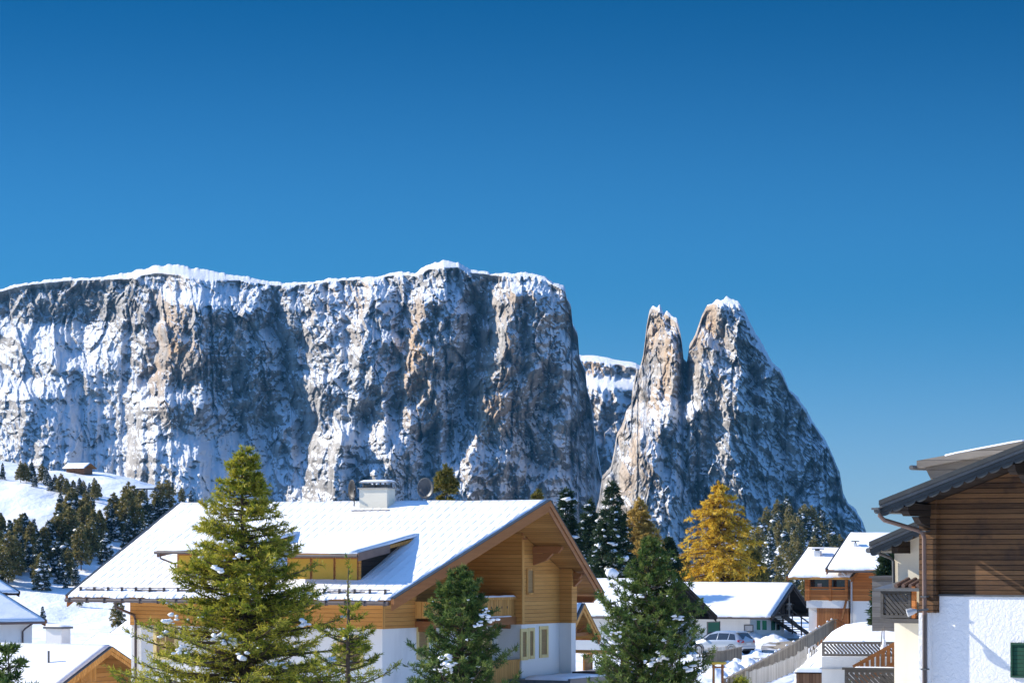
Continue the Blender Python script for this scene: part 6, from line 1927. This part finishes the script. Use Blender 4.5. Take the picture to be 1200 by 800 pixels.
# ------------------------------------------------------------------ the woods: a few kinds, each tree an object of its own
def far_con(seed, H, r, spruce):
    if spruce:
        return Conifer(seed, H, 0.8, lambda u: r * (0.10 + 0.9 * u ** 0.85), 80, 8, 8, 0.75, 0.22, rise=0.0, droop=0.3, twig=0.85, snow_n=420, snow_r=0.19, irregular=0.3, hang=0.1)
    return Conifer(seed, H, 1.6, lambda u: r * np.interp(u, [0, 0.1, 0.4, 0.75, 1], [0.15, 0.4, 0.85, 1.0, 0.8]), 80, 8, 9, 0.7, 0.2, rise=0.15, droop=0.3, twig=0.95, snow_n=170, snow_r=0.13, irregular=0.35, hang=0.2, clump=0.3)
PROTO = {}
for i in range(3):
    PROTO[('spruce', i)] = (far_con(200 + i, 10.0, 1.9, True), L_FARS)
    PROTO[('larch', i)] = (far_con(210 + i, 10.0, 2.0, False), L_FARL)
MADE = {}
def far_tree(kind, i, loc, h, rz, label, group, sxy=1.0):
    if (kind, i) not in MADE:
        con, mat = PROTO[(kind, i)]
        t = plant_tree('spruce_tree' if kind == 'spruce' else 'larch_tree', label, con, mat, loc, group)
        MADE[(kind, i)] = t
    else:
        t = copy_tree(MADE[(kind, i)])
    t.location = loc; t.rotation_euler = (0, 0, rz); t.scale = (h / 10 * sxy, h / 10 * sxy, h / 10)
    t['label'] = label; t['group'] = group
    return t
def gp_far(px, py, d0=300, d1=1500):
    for d in np.arange(d0, d1, 2.0):
        x = (px - 600) / F_PX * d
        if (HOR - py) / F_PX * d <= gz(x, d): return Vector((x, d, gz(x, d)))
    return None
rw = random.Random(17)
def wood(spots, grp, lab):
    for (px, py, hpx, kind) in spots:
        p = gp_far(px, py)
        if p is None: continue
        far_tree(kind, rw.randrange(3), p, 0.9 * hpx / F_PX * p.y, rw.uniform(0, 6.28), lab[kind], grp, rw.uniform(0.8, 1.15))
LAB_H = {'spruce': 'snow-dusted dark spruce among the trees on the left hillside', 'larch': 'brown-green autumn larch among the trees on the left hillside'}
SP = []
for k in range(22):
    f = k / 21; px = 24 + 92 * f + rw.uniform(-4, 4); SP.append((px, 562 + 24 * f + rw.uniform(-3, 5), rw.uniform(17, 26), 'larch' if rw.random() < 0.75 else 'spruce'))
for k in range(60):
    px = rw.uniform(66, 196); yb = rw.uniform(608, 664) - (8 if px > 150 else 0); SP.append((px, yb, rw.uniform(32, 47), 'spruce' if rw.random() < 0.5 else 'larch'))
for k in range(48):
    px = rw.uniform(-8, 84); yb = rw.uniform(645, 692); SP.append((px, yb, rw.uniform(38, 56), 'larch' if rw.random() < 0.5 else 'spruce'))
for px, yb, h, kd in ((133, 626, 50, 'larch'), (150, 632, 62, 'larch'), (170, 626, 46, 'spruce'), (185, 622, 38, 'spruce'), (95, 668, 58, 'larch'), (10, 684, 64, 'larch'), (78, 690, 22, 'spruce'), (88, 688, 30, 'spruce'), (72, 684, 34, 'spruce'), (3, 562, 20, 'spruce')):
    SP.append((px, yb, h, kd))
wood(SP, 'trees of the wood on the left hillside', LAB_H)
for (px, yb, h, kind, lab) in ((50, 730, 18, 'spruce', 'tiny dark spruce alone on the snow above the white house at the left edge'), (138, 737, 36, 'larch', 'lone olive conifer on the snow slope under the chalet eave'),
                               (93, 712, 16, 'larch', 'small lone tree on the open snow left of the chalet eave, casting a long shadow'), (213, 590, 18, 'larch', 'low bushy tree on the right end of the meadow crest'), (224, 592, 16, 'spruce', 'snowy low tree at the far right end of the meadow crest')):
    p = gp_far(px, yb, 200)
    if p is None: p = at(px, yb, 715)
    far_tree(kind, 1, p, h / F_PX * p.y, 1.0, lab, 'lone trees on the snow slope')
LAB_P = {'spruce': 'snow-dusted dark spruce on the wooded rise below the pyramid peak', 'larch': 'brown-green larch on the wooded rise below the pyramid peak'}
SP = []
for k in range(120):
    px = rw.gauss(925, 42)
    if not 862 < px < 1012: continue
    d = rw.uniform(560, 1120); x = (px - 600) / F_PX * d
    SP.append((px, d, rw.uniform(24, 40), 'larch' if rw.random() < 0.6 else 'spruce'))
for (px, d, hpx, kind) in SP:
    x = (px - 600) / F_PX * d
    far_tree(kind, rw.randrange(3), (x, d, gz(x, d)), hpx / F_PX * d, rw.uniform(0, 6.28), LAB_P[kind], 'trees on the rise below the pyramid peak')
